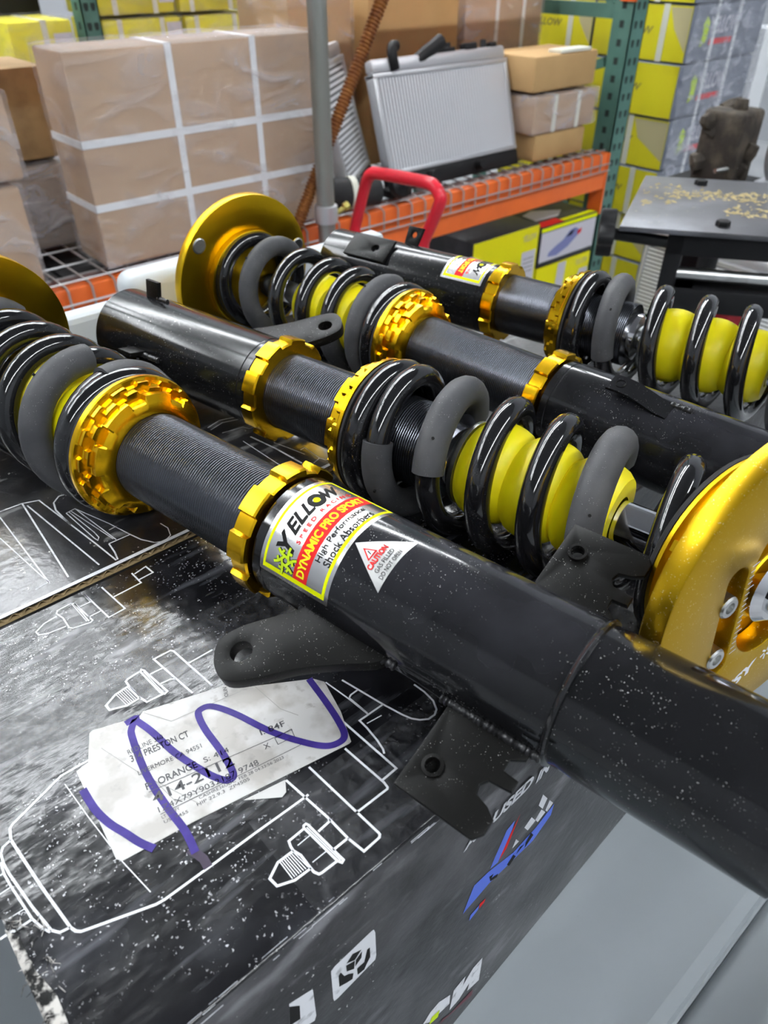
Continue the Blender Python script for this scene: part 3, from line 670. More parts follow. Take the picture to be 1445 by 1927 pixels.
# ---------------------------------------------------------------- grey utility cart
cart = thing('utility_cart', 'grey moulded plastic utility cart under the black cartons', 'cart', W(220, 330, -1280))
g = GW(cart)
V = []; F = []; prof = [(-48, -560), (-48, -512), (-46, -498), (-40, -489), (-32, -486), (-24, -488), (-18, -493), (0, -498.6), (4.5, -500.6), (6, -504.2), (8.6, -504.2), (10.6, -500.8), (18, -500.4)]
NP = len(prof)
for x in (-320, 690):
    for (y, z) in prof: V.append(W(x, y, z))
    V.append(W(x, 18, -512)); V.append(W(x, -30, -560))
m = NP+2
for k in range(m): F.append((k, m+k, m+(k+1) % m, (k+1) % m))
F += [tuple(range(m-1, -1, -1)), tuple(m+k for k in range(m))]
g.add(V, F); g.build('near_lip', M_CART, cart, 50)
g = GW(cart)
# tray floor with shallow moulded ribs running lengthways
ys = np.linspace(18, 690, 120); V = []; F = []
for x in (-320, 690):
    for y in ys:
        z = -500.2-(.9*max(0, math.sin((y-18)/30*PI)) if y < 88 else 0)
        V.append(W(x, y, z))
nY = len(ys)
for k in range(nY-1): F.append((k, nY+k, nY+k+1, k+1))
off = len(V); V += [W(-320, 18, -520), W(690, 18, -520), W(690, 690, -520), W(-320, 690, -520)]
F += [(off, off+3, off+2, off+1)]
g.add(V, F); g.build('tray', M_CART, cart, 60)
g = GW(cart); g.box(W(-320, 690, -560), W(600, 716, -283)); g.build('far_wall', M_CARTF, cart, None, .006)
g = GW(cart); g.box(W(268, 684, -500), W(440, 724, -259)); g.build('handle_block', M_CARTF, cart, 40, .014, 4)
for x in (-320, 678):
    g = GW(cart); g.box(W(x, -30, -560), W(x+12, 700, -490)); g.build('side_wall', M_CART, cart, None, .003)
for x in (-290, 650):
    for y in (20, 660):
        g = GW(cart); g.box(W(x-25, y-25, -1170), W(x+25, y+25, -520)); g.build('corner_post', M_CART, cart, None, .006)
        g = GW(cart); g.rev([(.001, -.018), (.05, -.018), (.06, -.012), (.06, .012), (.05, .018), (.001, .018)], 24, Matrix.Translation(W(x, y, -1219)) @ Matrix.Rotation(PI/2, 4, 'Y')); wl = g.build('caster_wheel', M_RUBBER, cart, 40)
        g = GW(cart); g.box(W(x-22, y-12, -1180), W(x+22, y+12, -1165)); g.build('caster_plate', M_STEEL, cart)
g = GW(cart); g.box(W(-315, -25, -1100), W(685, 695, -1075)); g.build('lower_shelf', M_CART, cart, None, .006)

# ---------------------------------------------------------------- print artwork, in mm on the carton faces
LINES=[(0.8,[(48.6,311.3),(56.1,311.7),(57.3,310.7),(59.5,293.0),(58.0,292.3),(49.7,294.2),(48.5,295.9),(48.8,304.2),(47.5,309.5),(48.6,311.3)]),(0.8,[(57.2,310.5),(57.8,293.7)]),(0.5,[(56.1,311.5),(56.9,294.3)]),(0.8,[(46.8,307.6),(40.1,306.7),(34.9,303.7),(35.2,300.8),(39.9,298.7),(47.8,297.8)]),(0.8,[(58.5,306.2),(64.1,306.3),(64.0,313.5)]),(0.8,[(58.6,296.4),(65.7,296.5)]),(0.9,[(64.0,313.5),(66.5,289.6),(75.5,290.1),(73.1,313.0)]),(0.9,[(74.9,301.9),(90.5,302.4),(90.1,312.7)]),(0.9,[(90.7,305.3),(99.1,305.7),(98.3,312.7),(91.0,311.1)]),(1.0,[(54.2,242.4),(47.9,241.8),(42.0,238.8),(42.2,235.5),(49.2,232.6),(55.7,232.8)]),(1.0,[(62.7,247.0),(56.1,246.4),(54.8,245.8),(54.7,241.9),(55.5,233.0),(56.8,228.6),(64.5,227.9)]),(1.0,[(63.4,247.6),(64.1,246.4),(66.6,228.0),(65.0,227.5),(63.9,229.6),(62.5,246.6),(63.4,247.6)]),(0.5,[(63.6,245.7),(64.8,229.3)]),(0.9,[(64.8,242.3),(71.4,241.8)]),(0.9,[(65.8,234.0),(71.1,233.4),(73.0,232.0)]),(1.0,[(74.8,219.5),(70.8,249.5),(79.5,249.2),(80.4,247.9),(83.8,217.3)]),(0.9,[(82.4,236.4),(95.1,236.4)]),(0.35,[(48.1,241.4),(49.1,233.2)]),(0.35,[(49.0,241.5),(50.1,233.2)]),(0.35,[(50.0,241.5),(51.0,233.3)]),(0.35,[(50.9,241.6),(51.9,233.3)]),(0.35,[(51.9,241.6),(52.9,233.3)]),(0.35,[(52.8,241.7),(53.8,233.4)]),(0.35,[(53.8,241.8),(54.8,233.4)]),(0.35,[(54.8,241.8),(55.7,233.5)]),(1.0,[(26.6,217.1),(12.9,217.5),(-9.6,209.2),(-11.0,208.0),(-12.3,203.2),(-10.2,178.3),(-7.8,157.6),(-6.9,155.2),(-5.6,153.9),(-3.8,153.2),(18.3,145.2),(21.5,144.7),(41.0,144.5),(59.6,144.5)]),(0.9,[(-12.3,203.2),(-15.6,202.3),(-17.1,200.2),(-17.6,195.5),(-17.3,190.2),(-15.3,173.2),(-13.2,161.0),(-11.3,158.4),(-7.8,157.6)]),(0.8,[(-18.3,196.8),(-18.8,191.4),(-18.4,184.8),(-16.8,169.0),(-15.2,163.7),(-13.9,161.0),(-13.2,161.0)]),(0.9,[(-27.7,169.7),(-23.5,169.6),(-22.9,169.1),(-16.8,169.0)]),(0.5,[(-22.5,185.2),(-18.5,185.2)]),(0.6,[(-20.2,192.0),(-19.1,192.1)]),(0.4,[(-23.0,174.6),(-17.7,174.3)]),(0.4,[(12.6,212.9),(13.9,192.9),(15.3,177.4),(16.1,167.7),(18.9,150.4)]),(1.0,[(59.6,144.5),(82.7,144.1),(84.7,144.2)]),(1.0,[(81.6,155.4),(84.7,130.8),(84.2,129.6),(78.4,129.1)]),(1.0,[(84.7,130.4),(85.3,119.6),(78.2,119.6)]),(1.0,[(85.3,119.6),(86.7,111.6),(94.6,111.9),(95.5,112.7),(95.6,113.4),(92.3,154.2)]),(1.0,[(94.1,125.5),(110.3,125.3),(110.9,125.8),(111.2,128.5),(109.1,151.3)]),(1.0,[(111.4,129.6),(119.3,129.9),(117.0,162.3)]),(0.7,[(124.4,184.8),(126.6,170.2),(127.8,158.1)]),(0.8,[(127.1,170.8),(128.7,171.6),(133.0,171.7)]),(0.6,[(127.1,170.8),(128.0,158.9)]),(0.9,[(130.9,180.9),(136.3,158.0),(139.1,148.2),(140.7,144.2),(143.1,141.1),(146.3,138.9),(149.9,138.8),(152.5,140.3),(154.7,144.7),(155.1,150.9),(154.4,157.1)]),(0.9,[(136.3,158.0),(122.8,158.2),(122.8,153.1),(122.1,145.4),(121.1,140.4),(120.1,138.5)]),(0.5,[(124.3,154.9),(131.9,153.9)]),(1.0,[(75.5,134.7),(76.6,134.8),(77.0,133.9),(78.8,114.1),(77.8,113.7),(76.9,115.2),(75.0,134.0),(75.5,134.7)]),(0.5,[(76.0,133.5),(77.9,114.7)]),(1.0,[(74.7,133.7),(67.6,133.4),(66.9,131.3),(66.7,129.2),(67.8,126.0),(67.7,119.9),(67.8,117.6),(68.7,115.8),(69.9,115.5),(76.6,115.3)]),(1.0,[(66.7,129.2),(59.7,129.3),(54.1,126.3),(54.6,122.3),(60.7,119.8),(67.8,119.5)]),(0.4,[(60.4,128.8),(60.4,120.8)]),(0.4,[(61.2,128.8),(61.4,120.8)]),(0.4,[(62.1,128.8),(62.3,120.7)]),(0.4,[(62.9,128.7),(63.3,120.7)]),(0.4,[(63.8,128.7),(64.2,120.6)]),(0.4,[(64.7,128.7),(65.2,120.6)]),(0.4,[(65.5,128.7),(66.2,120.5)]),(0.4,[(66.4,128.7),(67.2,120.5)]),(0.4,[(69.1,129.8),(75.5,130.0)]),(0.4,[(69.5,120.9),(76.4,120.9)])]
FLAP=[(1.0,[(54.7,413.5),(67.6,413.0),(62.7,330.9)]),(0.9,[(67.6,413.0),(76.5,409.5),(85.7,346.4),(88.1,327.0)]),(0.9,[(69.2,409.0),(79.4,329.4)]),(0.8,[(52.8,408.0),(53.3,332.3)]),(0.7,[(46.2,388.3),(53.1,333.9),(45.7,332.9)]),(1.0,[(98.3,396.2),(93.3,404.5),(87.3,405.7),(82.3,401.1),(80.5,393.1),(81.5,373.6)]),(0.9,[(91.1,342.9),(90.4,333.9),(89.0,327.0)]),(0.8,[(91.1,342.9),(103.9,342.7),(106.6,334.3),(111.1,327.0)]),(0.6,[(84.0,386.2),(89.7,387.0),(99.0,360.3),(103.9,342.7)]),(0.6,[(84.0,386.2),(86.9,353.1),(87.6,349.8),(89.2,352.0),(89.1,358.2),(85.6,386.8)]),(0.6,[(89.7,387.0),(95.8,343.6)]),(0.5,[(96.4,354.5),(101.1,354.9)]),(0.5,[(86.9,386.6),(94.8,345.3)]),(0.6,[(111.1,327.0),(116.1,324.3),(121.1,326.9),(123.1,334.0),(121.8,340.6)]),(0.8,[(197.4,416.3),(208.8,419.6),(221.1,415.8)]),(0.8,[(197.5,412.4),(208.8,415.6),(221.0,411.7)]),(0.6,[(201.6,403.7),(209.1,402.3),(216.6,401.0),(218.7,396.6),(225.0,395.1)]),(1.2,[(213.7,386.9),(218.3,363.4),(221.4,337.4)]),(0.6,[(229.9,350.9),(233.7,351.2),(233.7,334.7),(227.2,332.4)]),(0.6,[(233.7,334.7),(235.3,330.4),(240.3,329.0),(243.4,329.8)]),(0.6,[(206.8,385.4),(209.3,343.4)]),(0.5,[(221.6,370.1),(225.7,356.9),(229.0,344.6)]),(2.0,[(211.5,465.2),(214.9,450.6),(217.5,438.2),(219.5,421.2)])]
LAB=[(18.5,215.3),(24.0,216.2),(30.3,229.5),(31.9,230.0),(50.9,223.7),(53.0,224.8),(89.9,213.3),(93.9,207.2),(121.2,190.2),(124.1,185.3),(119.5,167.2),(113.2,152.2),(111.9,152.0),(43.2,164.2),(16.2,167.7),(14.8,169.9)]
LAB2=[(63.5,159.2),(81.5,155.7),(78.6,150.9),(76.1,150.1)]
STROKES=[[(17.1,205.6),(17.2,194.6),(18.9,185.2),(21.9,177.0),(24.4,170.0),(27.4,164.2)],[(44.2,223.8),(49.0,223.6),(45.3,220.0),(43.2,214.9),(39.8,195.6),(39.2,176.7),(39.7,162.8),(38.4,152.6)],[(48.5,222.6),(51.1,212.2),(53.5,196.6),(58.2,180.8),(61.5,173.3),(64.2,170.5),(66.9,172.1),(68.6,183.5),(69.1,198.0),(70.6,206.7),(72.9,209.0),(77.6,207.2),(83.2,197.2),(89.8,179.4),(96.9,166.3),(103.5,157.6),(109.4,155.1),(113.3,156.9),(115.7,164.7),(117.7,176.2),(119.6,191.3)]]
TEXTS=[('REDLINE 360', (38.3, 208.4), (53.3, 206.2), 3.0), ('314 PRESTON CT', (37.6, 204.2), (62.3, 199.7), 4.2), ('LIVERMORE CA 94551', (37.1, 196.6), (63.5, 191.3), 2.7), ('P:  ORANGE', (36.5, 188.2), (57.4, 184.1), 4.1), ('S: 414', (60.5, 184.0), (71.2, 181.8), 3.2), ('I: 84F', (85.8, 179.8), (96.7, 177.1), 3.6), ('X', (83.1, 172.9), (85.7, 172.4), 3.1), ('414-2112', (36.0, 180.9), (69.7, 175.1), 5.6), ('1Z4X79Y9032187 9748', (35.7, 176.1), (77.4, 168.5), 3.2), ('LT 10OFY', (35.4, 172.9), (42.6, 172.0), 1.7), ('US  9455', (35.1, 170.7), (44.4, 168.6), 1.7), ('CASHRE36UDC  FEB 28 04:33:56 2023', (50.6, 170.8), (86.8, 164.1), 1.7), ('HIP 22.9.3  ZP4505', (48.5, 168.7), (70.5, 164.9), 1.8), ('OLIN', (86.2, 207.2), (88.3, 212.4), 2.1)]
RULES=[[(36.6,187.0),(97.7,173.5)],[(35.7,175.2),(95.9,164.9)],[(89.4,174.8),(97.5,174.1),(96.4,170.2),(88.7,171.4),(89.4,174.8)]]
SIDE={'white':[[[59.9,100.3,-312.0],[61.9,100.4,-310.8],[80.1,100.6,-309.9],[81.6,100.6,-310.3],[82.2,100.4,-313.5],[81.6,99.3,-331.9],[80.9,99.1,-334.7],[60.7,98.7,-336.7],[59.0,98.7,-336.2],[58.7,98.8,-333.4]],[[41.0,100.4,-307.6],[49.5,100.2,-311.5],[51.1,100.2,-312.6],[51.0,99.9,-315.9],[50.2,98.7,-333.8],[49.1,98.5,-336.6],[45.4,98.6,-334.6],[38.0,98.9,-327.7]],[[128.7,94.0,-452.6],[128.5,93.5,-463.3],[113.2,93.0,-458.2],[107.6,93.2,-450.4],[113.2,93.7,-446.0],[119.9,94.0,-445.7]],[[141.3,94.7,-451.7],[139.3,94.2,-460.3],[147.5,94.9,-452.2],[155.6,95.3,-452.8],[154.4,94.1,-479.5],[143.8,93.7,-475.1],[145.2,94.1,-467.0],[136.7,93.4,-472.9],[128.7,93.0,-472.6],[131.7,94.2,-452.3]],[[190.7,101.0,-332.3],[195.6,100.8,-340.9],[192.7,100.5,-347.0],[188.4,100.7,-339.4]],[[198.1,100.7,-345.1],[202.1,100.5,-351.8],[197.7,100.3,-355.0],[195.8,100.4,-351.8]],[[191.7,100.5,-346.4],[196.1,100.4,-353.7],[190.2,100.1,-356.2],[187.7,100.3,-351.3]],[[183.6,100.4,-344.2],[187.8,100.2,-351.9],[182.0,100.0,-354.3],[178.5,100.2,-347.8]],[[172.7,100.0,-351.4],[175.5,99.8,-356.7],[170.4,99.7,-357.3]]],'dark':[[[66.7,100.0,-317.6],[71.0,99.9,-320.0],[70.1,99.5,-325.5],[66.6,99.7,-322.5]],[[67.1,100.1,-316.5],[70.4,100.3,-313.6],[74.7,100.2,-316.4],[71.0,99.9,-319.4]],[[71.5,99.9,-320.1],[74.9,100.1,-318.0],[74.2,99.8,-322.5],[70.8,99.6,-324.7]],[[71.5,99.4,-327.7],[75.3,99.5,-328.0],[77.4,100.0,-320.5],[78.8,100.0,-320.8],[78.5,99.5,-328.4],[76.3,99.3,-331.4],[74.9,99.1,-333.8],[71.4,99.1,-333.0]],[[62.7,99.8,-320.1],[63.9,99.9,-318.9],[65.3,99.6,-324.2],[67.4,99.5,-325.7],[69.5,99.3,-328.4],[68.7,99.1,-332.4],[65.8,99.1,-330.8],[62.2,99.2,-328.5]],[[40.7,100.3,-309.5],[44.6,99.9,-315.0],[43.6,99.2,-324.7],[38.8,99.3,-322.5]]],'yellow':[[[120.6,93.5,-456.3],[119.0,93.1,-462.7],[113.8,92.9,-460.3],[112.0,92.9,-459.0],[114.3,93.3,-453.7]]],'maroon':[[[128.9,92.8,-477.8],[149.3,93.7,-482.2],[148.4,93.3,-488.6],[120.3,92.5,-475.3],[123.3,92.7,-473.0]]],'red':[[[173.2,100.8,-329.8],[165.5,99.8,-350.8],[160.3,99.5,-355.4],[161.2,99.7,-352.6],[167.5,100.3,-339.5]],[[152.7,98.2,-382.1],[151.7,98.1,-385.1],[148.0,97.9,-386.0],[148.1,98.1,-381.7]]],'blue':[[[169.4,100.7,-331.1],[168.1,100.4,-337.2],[159.6,99.5,-356.6],[153.8,99.4,-355.4],[156.4,99.7,-348.6],[163.6,100.5,-333.0]],[[203.5,100.5,-354.3],[202.4,100.2,-363.3],[189.1,99.6,-372.0],[186.4,99.5,-371.9],[154.2,98.8,-369.4],[135.2,98.1,-373.3],[142.4,99.1,-355.9],[152.3,99.3,-356.5],[171.9,99.5,-362.7],[189.1,100.0,-360.5]],[[148.2,98.1,-382.4],[147.2,97.9,-386.0],[140.7,97.6,-387.9],[141.2,97.8,-383.1]]],'black':[[[153.6,99.1,-362.3],[156.9,99.1,-363.5],[155.5,99.0,-365.9],[160.7,99.0,-368.4],[160.1,98.9,-370.8],[154.9,98.9,-368.2]],[[167.5,99.2,-368.6],[172.2,99.4,-365.1],[174.4,99.3,-368.9],[169.6,99.1,-372.4]],[[177.3,99.6,-364.0],[181.0,99.6,-365.4],[174.3,99.4,-367.6]],[[185.6,99.9,-360.5],[188.1,99.8,-365.5],[181.7,99.5,-370.4],[181.8,99.6,-365.4]]]}
SIDET=[('AS', [133.0, 100.9, -315.9], [146.7, 101.1, -313.7], 10.2), ('USED', [151.1, 101.1, -314.3], [179.2, 101.5, -312.6], 12.2), ('IN', [182.0, 101.5, -314.7], [192.4, 101.6, -312.7], 11.8)]

# ---------------------------------------------------------------- printed cartons the struts lie on
ZT = -272
def onbox(z): return lambda x, y: W(x, y, z)
def shift(V, o): return [(v[0]-o[0], v[1]-o[1], v[2]-o[2]) for v in V]
def wtext(g, txt, p, q, h, z, bold=0, shear=0):
    """flat text on a horizontal surface from p to q (mm)"""
    V, F = text_geo(txt, bold, shear)
    dx, dy = q[0]-p[0], q[1]-p[1]; L = math.hypot(dx, dy); ux, uy = dx/L, dy/L
    g.add([W(p[0]+ux*L*a-uy*h*b, p[1]+uy*L*a+ux*h*b, z) for a, b in V], F)
def Yb(X): return 92+(X-134.2)*.0585
def soft_box(g, x0, x1, y0t, y0b, y1, z0, z1, r=3.2):
    """carton with rounded top edges; front face may lean (y0t at the top, y0b(x) at the base)"""
    NX = 24; V = []; F = []
    prof = []
    def row(x):
        yb = y0b(x); P = [(yb, z0), (yb+(y0t-yb)*.5, (z0+z1)/2), (y0t-(y0t-yb)*.02, z1-r)]
        for k in range(1, 5):
            a = PI/2*k/4; P.append((y0t+r-r*math.cos(a), z1-r+r*math.sin(a)))
        P += [(y0t+12, z1), ((y0t+y1)/2, z1), (y1-r, z1), (y1, z1-r), (y1, z0)]
        return P
    for i in range(NX+1):
        x = x0+(x1-x0)*i/NX
        for (y, z) in row(x): V.append(W(x, y, z))
    m = len(row(x0))
    for i in range(NX):
        for k in range(m): F.append((i*m+k, (i+1)*m+k, (i+1)*m+(k+1) % m, i*m+(k+1) % m))
    F.append(tuple(range(m))); F.append(tuple(NX*m+k for k in range(m-1, -1, -1)))
    g.add(V, F)
ship = thing('shock_absorber_carton', 'glossy black carton with white line drawings and a shipping label, nearest the camera', 'box', W(150, 210, -500))
g = GW(ship); soft_box(g, -25, 328, 103, Yb, 320, -500, ZT); b = g.build('carton_body', M_BOXTOP, ship, 30)
b.data.materials.append(M_BOXSIDE)
for p in b.data.polygons:
    if p.normal.y < -.75 or abs(p.normal.x) > .8 or p.normal.y > .75: p.material_index = 1
for wd, pts in LINES:
    g = GW(ship); ribbon(g, pts, wd*.98, onbox(ZT+.12)); g.build('printed_line', M_PW, ship)
# shipping label and its layers
g = GW(ship); n = len(LAB)
g.add([W(x, y, ZT+.22) for x, y in LAB]+[W(x, y, ZT) for x, y in LAB], [tuple(range(n-1, -1, -1))]+[(i, (i+1) % n, n+(i+1) % n, n+i) for i in range(n)])
lab = g.build('shipping_label', M_PAPER, ship); tag(lab, 'white shipping label with purple marker scrawl')
def rel(root_o): return root_o
def child(gw, name, mt, par): return gw.build(name, mt, par)
g = GW(ship); g.add([W(x, y, ZT+.15) for x, y in LAB2], [(3, 2, 1, 0)]); g.build('under_label', M_PAPER, lab)
g = GW(ship)
for t, p, q, h in TEXTS: wtext(g, t, p, q, h*.84, ZT+.36, .012 if h > 3.5 else 0)
for r in RULES: ribbon(g, r, .28, onbox(ZT+.36))
g.build('label_lettering', M_INK, lab)
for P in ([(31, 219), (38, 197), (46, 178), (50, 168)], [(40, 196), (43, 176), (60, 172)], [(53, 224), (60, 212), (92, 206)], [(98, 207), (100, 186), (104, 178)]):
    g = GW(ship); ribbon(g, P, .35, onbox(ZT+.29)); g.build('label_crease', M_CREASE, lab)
for k, st in enumerate(STROKES):
    P = smooth_path([(x, y, 0) for x, y in st], 6)
    g = GW(ship); ribbon(g, [(p.x, p.y) for p in P], 3.1, onbox(ZT+.30+.03*k)); g.build('marker_stroke', M_MARK, lab)
g = GW(ship); q = STROKES[1][-1]; P = [(q[0]-1.2, q[1]+3), (q[0], q[1]), (q[0]+1.1, q[1]-4), (q[0]+.8, q[1]-8)]
ribbon(g, P, 3.4, onbox(ZT+.14)); g.build('marker_overrun', M_MARKD, ship)
# side print
CM = dict(white=M_PWD, dark=M_PK, yellow=M_PG, maroon=M_MAROON, red=M_PR, blue=M_BLUE, black=M_PK)
for k, polys in SIDE.items():
    off = .35 if k in ('dark', 'black', 'yellow', 'maroon') else .2
    for P in polys:
        g = GW(ship); g.add([W(x, y-off, z) for x, y, z in P], [tuple(range(len(P)))]); g.build('side_print', CM[k], ship)
g = GW(ship)
for t, p, q, h in SIDET:
    V, F = text_geo(t, .045, .2)
    g.add([W(p[0]+(q[0]-p[0])*a, p[1]+(q[1]-p[1])*a-.25-(.022*h*b), p[2]+(q[2]-p[2])*a+h*.8*b) for a, b in V], F)
V, F = text_geo('MOTORSPORT', .0, .3); P = SIDE['blue'][1]
g.build('side_lettering', M_PWD, ship)
# strips of clear tape and the torn corner
for (x0, x1, y0, y1) in ((-20, 150, 232, 262), (60, 326, 104.5, 150), (150, 326, 264, 316)):
    g = GW(ship); g.add([W(x0, y0, ZT+.06), W(x1, y0, ZT+.06), W(x1, y1, ZT+.06), W(x0, y1, ZT+.06)], [(0, 1, 2, 3)]); g.build('clear_tape', M_TAPE, ship)
rnd = random.Random(4); g = GW(ship)
for k in range(60):
    x = -24.5+rnd.random()**2*9; y = 104+rnd.random()*75; L = 2+rnd.random()*4; a = rnd.random()*2*PI
    P = [(x, y, ZT+.3), (x+L*.5*math.cos(a), y+L*.5*math.sin(a), ZT+.8+rnd.random()*.8), (x+L*math.cos(a+.5), y+L*math.sin(a+.5), ZT+.3)]
    g.tube([W(*p) for p in P], [.00012, .00022, .00008], 5)
o = g.build('torn_fibres', M_TORN, ship); tag(o, kind='stuff')
g = GW(ship); P = [(-25.4, 172), (-22.5, 166), (-22, 152), (-19.5, 140), (-20, 126), (-16.5, 112), (-17, 103.2), (-25.4, 103.2)]
g.add([W(x, y, ZT+.14) for x, y in P], [tuple(range(len(P)-1, -1, -1))]); g.build('torn_corner', M_TORN, ship)
# scuffed front edge
rnd = random.Random(9); g = GW(ship)
for k in range(90):
    x = -20+rnd.random()*330; L = 2+rnd.random()*9; h = rnd.random()
    a = h*PI/2*.9; y, z = 103+3.2-3.35*math.cos(a), ZT-3.2+3.35*math.sin(a)
    ribbon_pts = [(x, 0), (x+L, 0)]
    g.add([W(x, y, z-.2), W(x+L, y, z-.15), W(x+L, y+.1, z+.12), W(x, y+.1, z+.2)], [(0, 1, 2, 3)])
o = g.build('edge_scuffs', M_PWD, ship); tag(o, kind='stuff')

lid = thing('shock_absorber_carton', 'black carton behind the shipping label box, its corrugated lid edge showing', 'box', W(60, 425, -500))
g = GW(lid); soft_box(g, -170, 240, 324, lambda x: 324, 528, -500, -276); g.build('carton_body', M_BOXSIDE, lid, 30)
g = GW(lid); g.box(W(-170, 323.2, -271.7), W(245, 528, -271)); g.build('lid_panel', M_FLAP, lid)
g = GW(lid); g.box(W(-170, 323, -275.6), W(245, 526, -275.0)); g.build('lid_liner', M_CARDEDGE, lid)
# the fluting between the two liners, one wave along the cut edge
V = []; F = []; N = 415*3
for i in range(N+1):
    x = -170+415*i/N; z = -273.35+1.55*math.sin(2*PI*x/7.2)
    for (dy, dz) in ((0, .28), (0, -.28), (24, -.28), (24, .28)): V.append(W(x, 323.3+dy, z+dz))
for i in range(N):
    for k in range(4): F.append((4*i+k, 4*i+4+k, 4*i+4+(k+1) % 4, 4*i+(k+1) % 4))
g = GW(lid); g.add(V, F); tag(g.build('fluting', M_CARDEDGE, lid, 40), 'brown wavy corrugation in the cut edge')
g = GW(lid); g.add([W(-170, 323.1, -270.94), W(245, 323.1, -270.94), W(245, 325.6, -270.94), W(-170, 325.6, -270.94)], [(0, 1, 2, 3)]); g.build('white_edge_line', M_WHITEEDGE, lid)
for wd, pts in FLAP:
    g = GW(lid); ribbon(g, pts, wd*.98, onbox(-270.92)); g.build('printed_line', M_PWD, lid)

low = thing('shock_absorber_carton', 'black carton under the two far struts, mostly hidden', 'box', W(500, 370, -500))
g = GW(low); soft_box(g, 336, 660, 198, lambda x: 198, 605, -500, -302.5); g.build('carton_body', M_BOXSIDE, low, 30)


# ---------------------------------------------------------------- coilover struts (local z runs from the lower tube to the top mount, y is up; metres)
def tooth(a, period, duty, phase=0):
    return 1.0 if ((a-phase) % period)/period < duty else 0.0
def ring_rows(rows, nose, hole, n=216):
    """rows: list of (r(angle), z); closed by the bore radius; returns verts, faces"""
    V = []; m = n
    A = [2*PI*k/n for k in range(n)]
    allrows = [(lambda a: hole, rows[0][1])]+rows+[(lambda a: hole, rows[-1][1])]
    for rf, z in allrows:
        for a in A:
            r = rf(a); V.append((r*math.cos(a), r*math.sin(a), z))
    F = []; R = len(allrows)
    for i in range(R):
        j = (i+1) % R
        for k in range(n):
            k2 = (k+1) % n; F.append((i*m+k, i*m+k2, j*m+k2, j*m+k))
    return V, F
def lock_nut(z0, h=.0110, r=.0343, gap=.0023, hole=.0252, period=2*PI/9, duty=.58, phase=0):
    def rr(off): return lambda a: r-gap*(1-tooth(a, period, duty, phase))-off
    c = .0009
    return ring_rows([(rr(c), z0), (rr(0), z0+c), (rr(0), z0+h-c), (rr(c), z0+h)], 0, hole)
def perch(z0, z1, ph=0):
    """stepped spring perch: three tiers of staggered blocks growing out to a plain rim"""
    H = z1-z0; P = 2*PI/8
    def t1(a): return .0326+.0026*tooth(a, P, .62, ph)
    def t2(a): return .0354+.0020*tooth(a, P/2, .55, ph+.15)
    def t3(a): return .0380+.0018*tooth(a, P/2, .55, ph+.42)
    rows = [(lambda a: .0275, z0), (lambda a: .0312, z0+.0015), (t1, z0+.003), (t1, z0+H*.38), (t2, z0+H*.40), (t2, z0+H*.60), (t3, z0+H*.62), (t3, z0+H*.80), (lambda a: .0410, z0+H*.83), (lambda a: .0416, z0+H*.87), (lambda a: .0416, z1)]
    return ring_rows(rows, 0, .0252)
def helix(zl, th0, R, n=40, cut=0.0):
    """zl: wire-centre heights at successive turns seen at angle th0"""
    pts = []; turns = len(zl)-1
    for i in range(int((turns-cut)*n)+1):
        t = i/n; k = min(int(t), turns-1); f = t-k
        a, b, c, d = zl[max(k-1, 0)], zl[k], zl[k+1], zl[min(k+2, turns)]
        if k == 0: a = b-(c-b)
        if k == turns-1: d = c+(c-b)
        z = .5*((2*b)+(c-a)*f+(2*a-5*b+4*c-d)*f*f+(3*b-a-3*c+d)*f**3)
        an = th0+2*PI*t; pts.append((R*math.cos(an), R*math.sin(an), z, t))
    return pts
def cyl_map(R, th, z0):
    """label space (u along increasing angle, v along +z) on a cylinder"""
    return lambda u, v: (R*math.cos(th+u/R), R*math.sin(th+u/R), z0+v)
def cyl_patch(g, R, th0, z0, u0, u1, v0, v1, lift=0, n=None):
    n = n or max(2, int(abs(u1-u0)/.0015)); f = cyl_map(R+lift, th0, z0); V = []
    fac = (R+lift)/R
    for i in range(n+1):
        u = (u0+(u1-u0)*i/n)*fac; V += [f(u, v0), f(u, v1)]
    g.add(V, [(2*i, 2*i+2, 2*i+3, 2*i+1) for i in range(n)])
def cyl_text(g, txt, R, th0, z0, u0, u1, v0, v1, bold=0, shear=0, lift=.00025, fine=3):
    V, F = text_geo(txt, bold, shear, fine); f = cyl_map(R+lift, th0, z0); fac = (R+lift)/R
    g.add([f((u0+(u1-u0)*x)*fac, v0+(v1-v0)*y) for x, y in V], F)
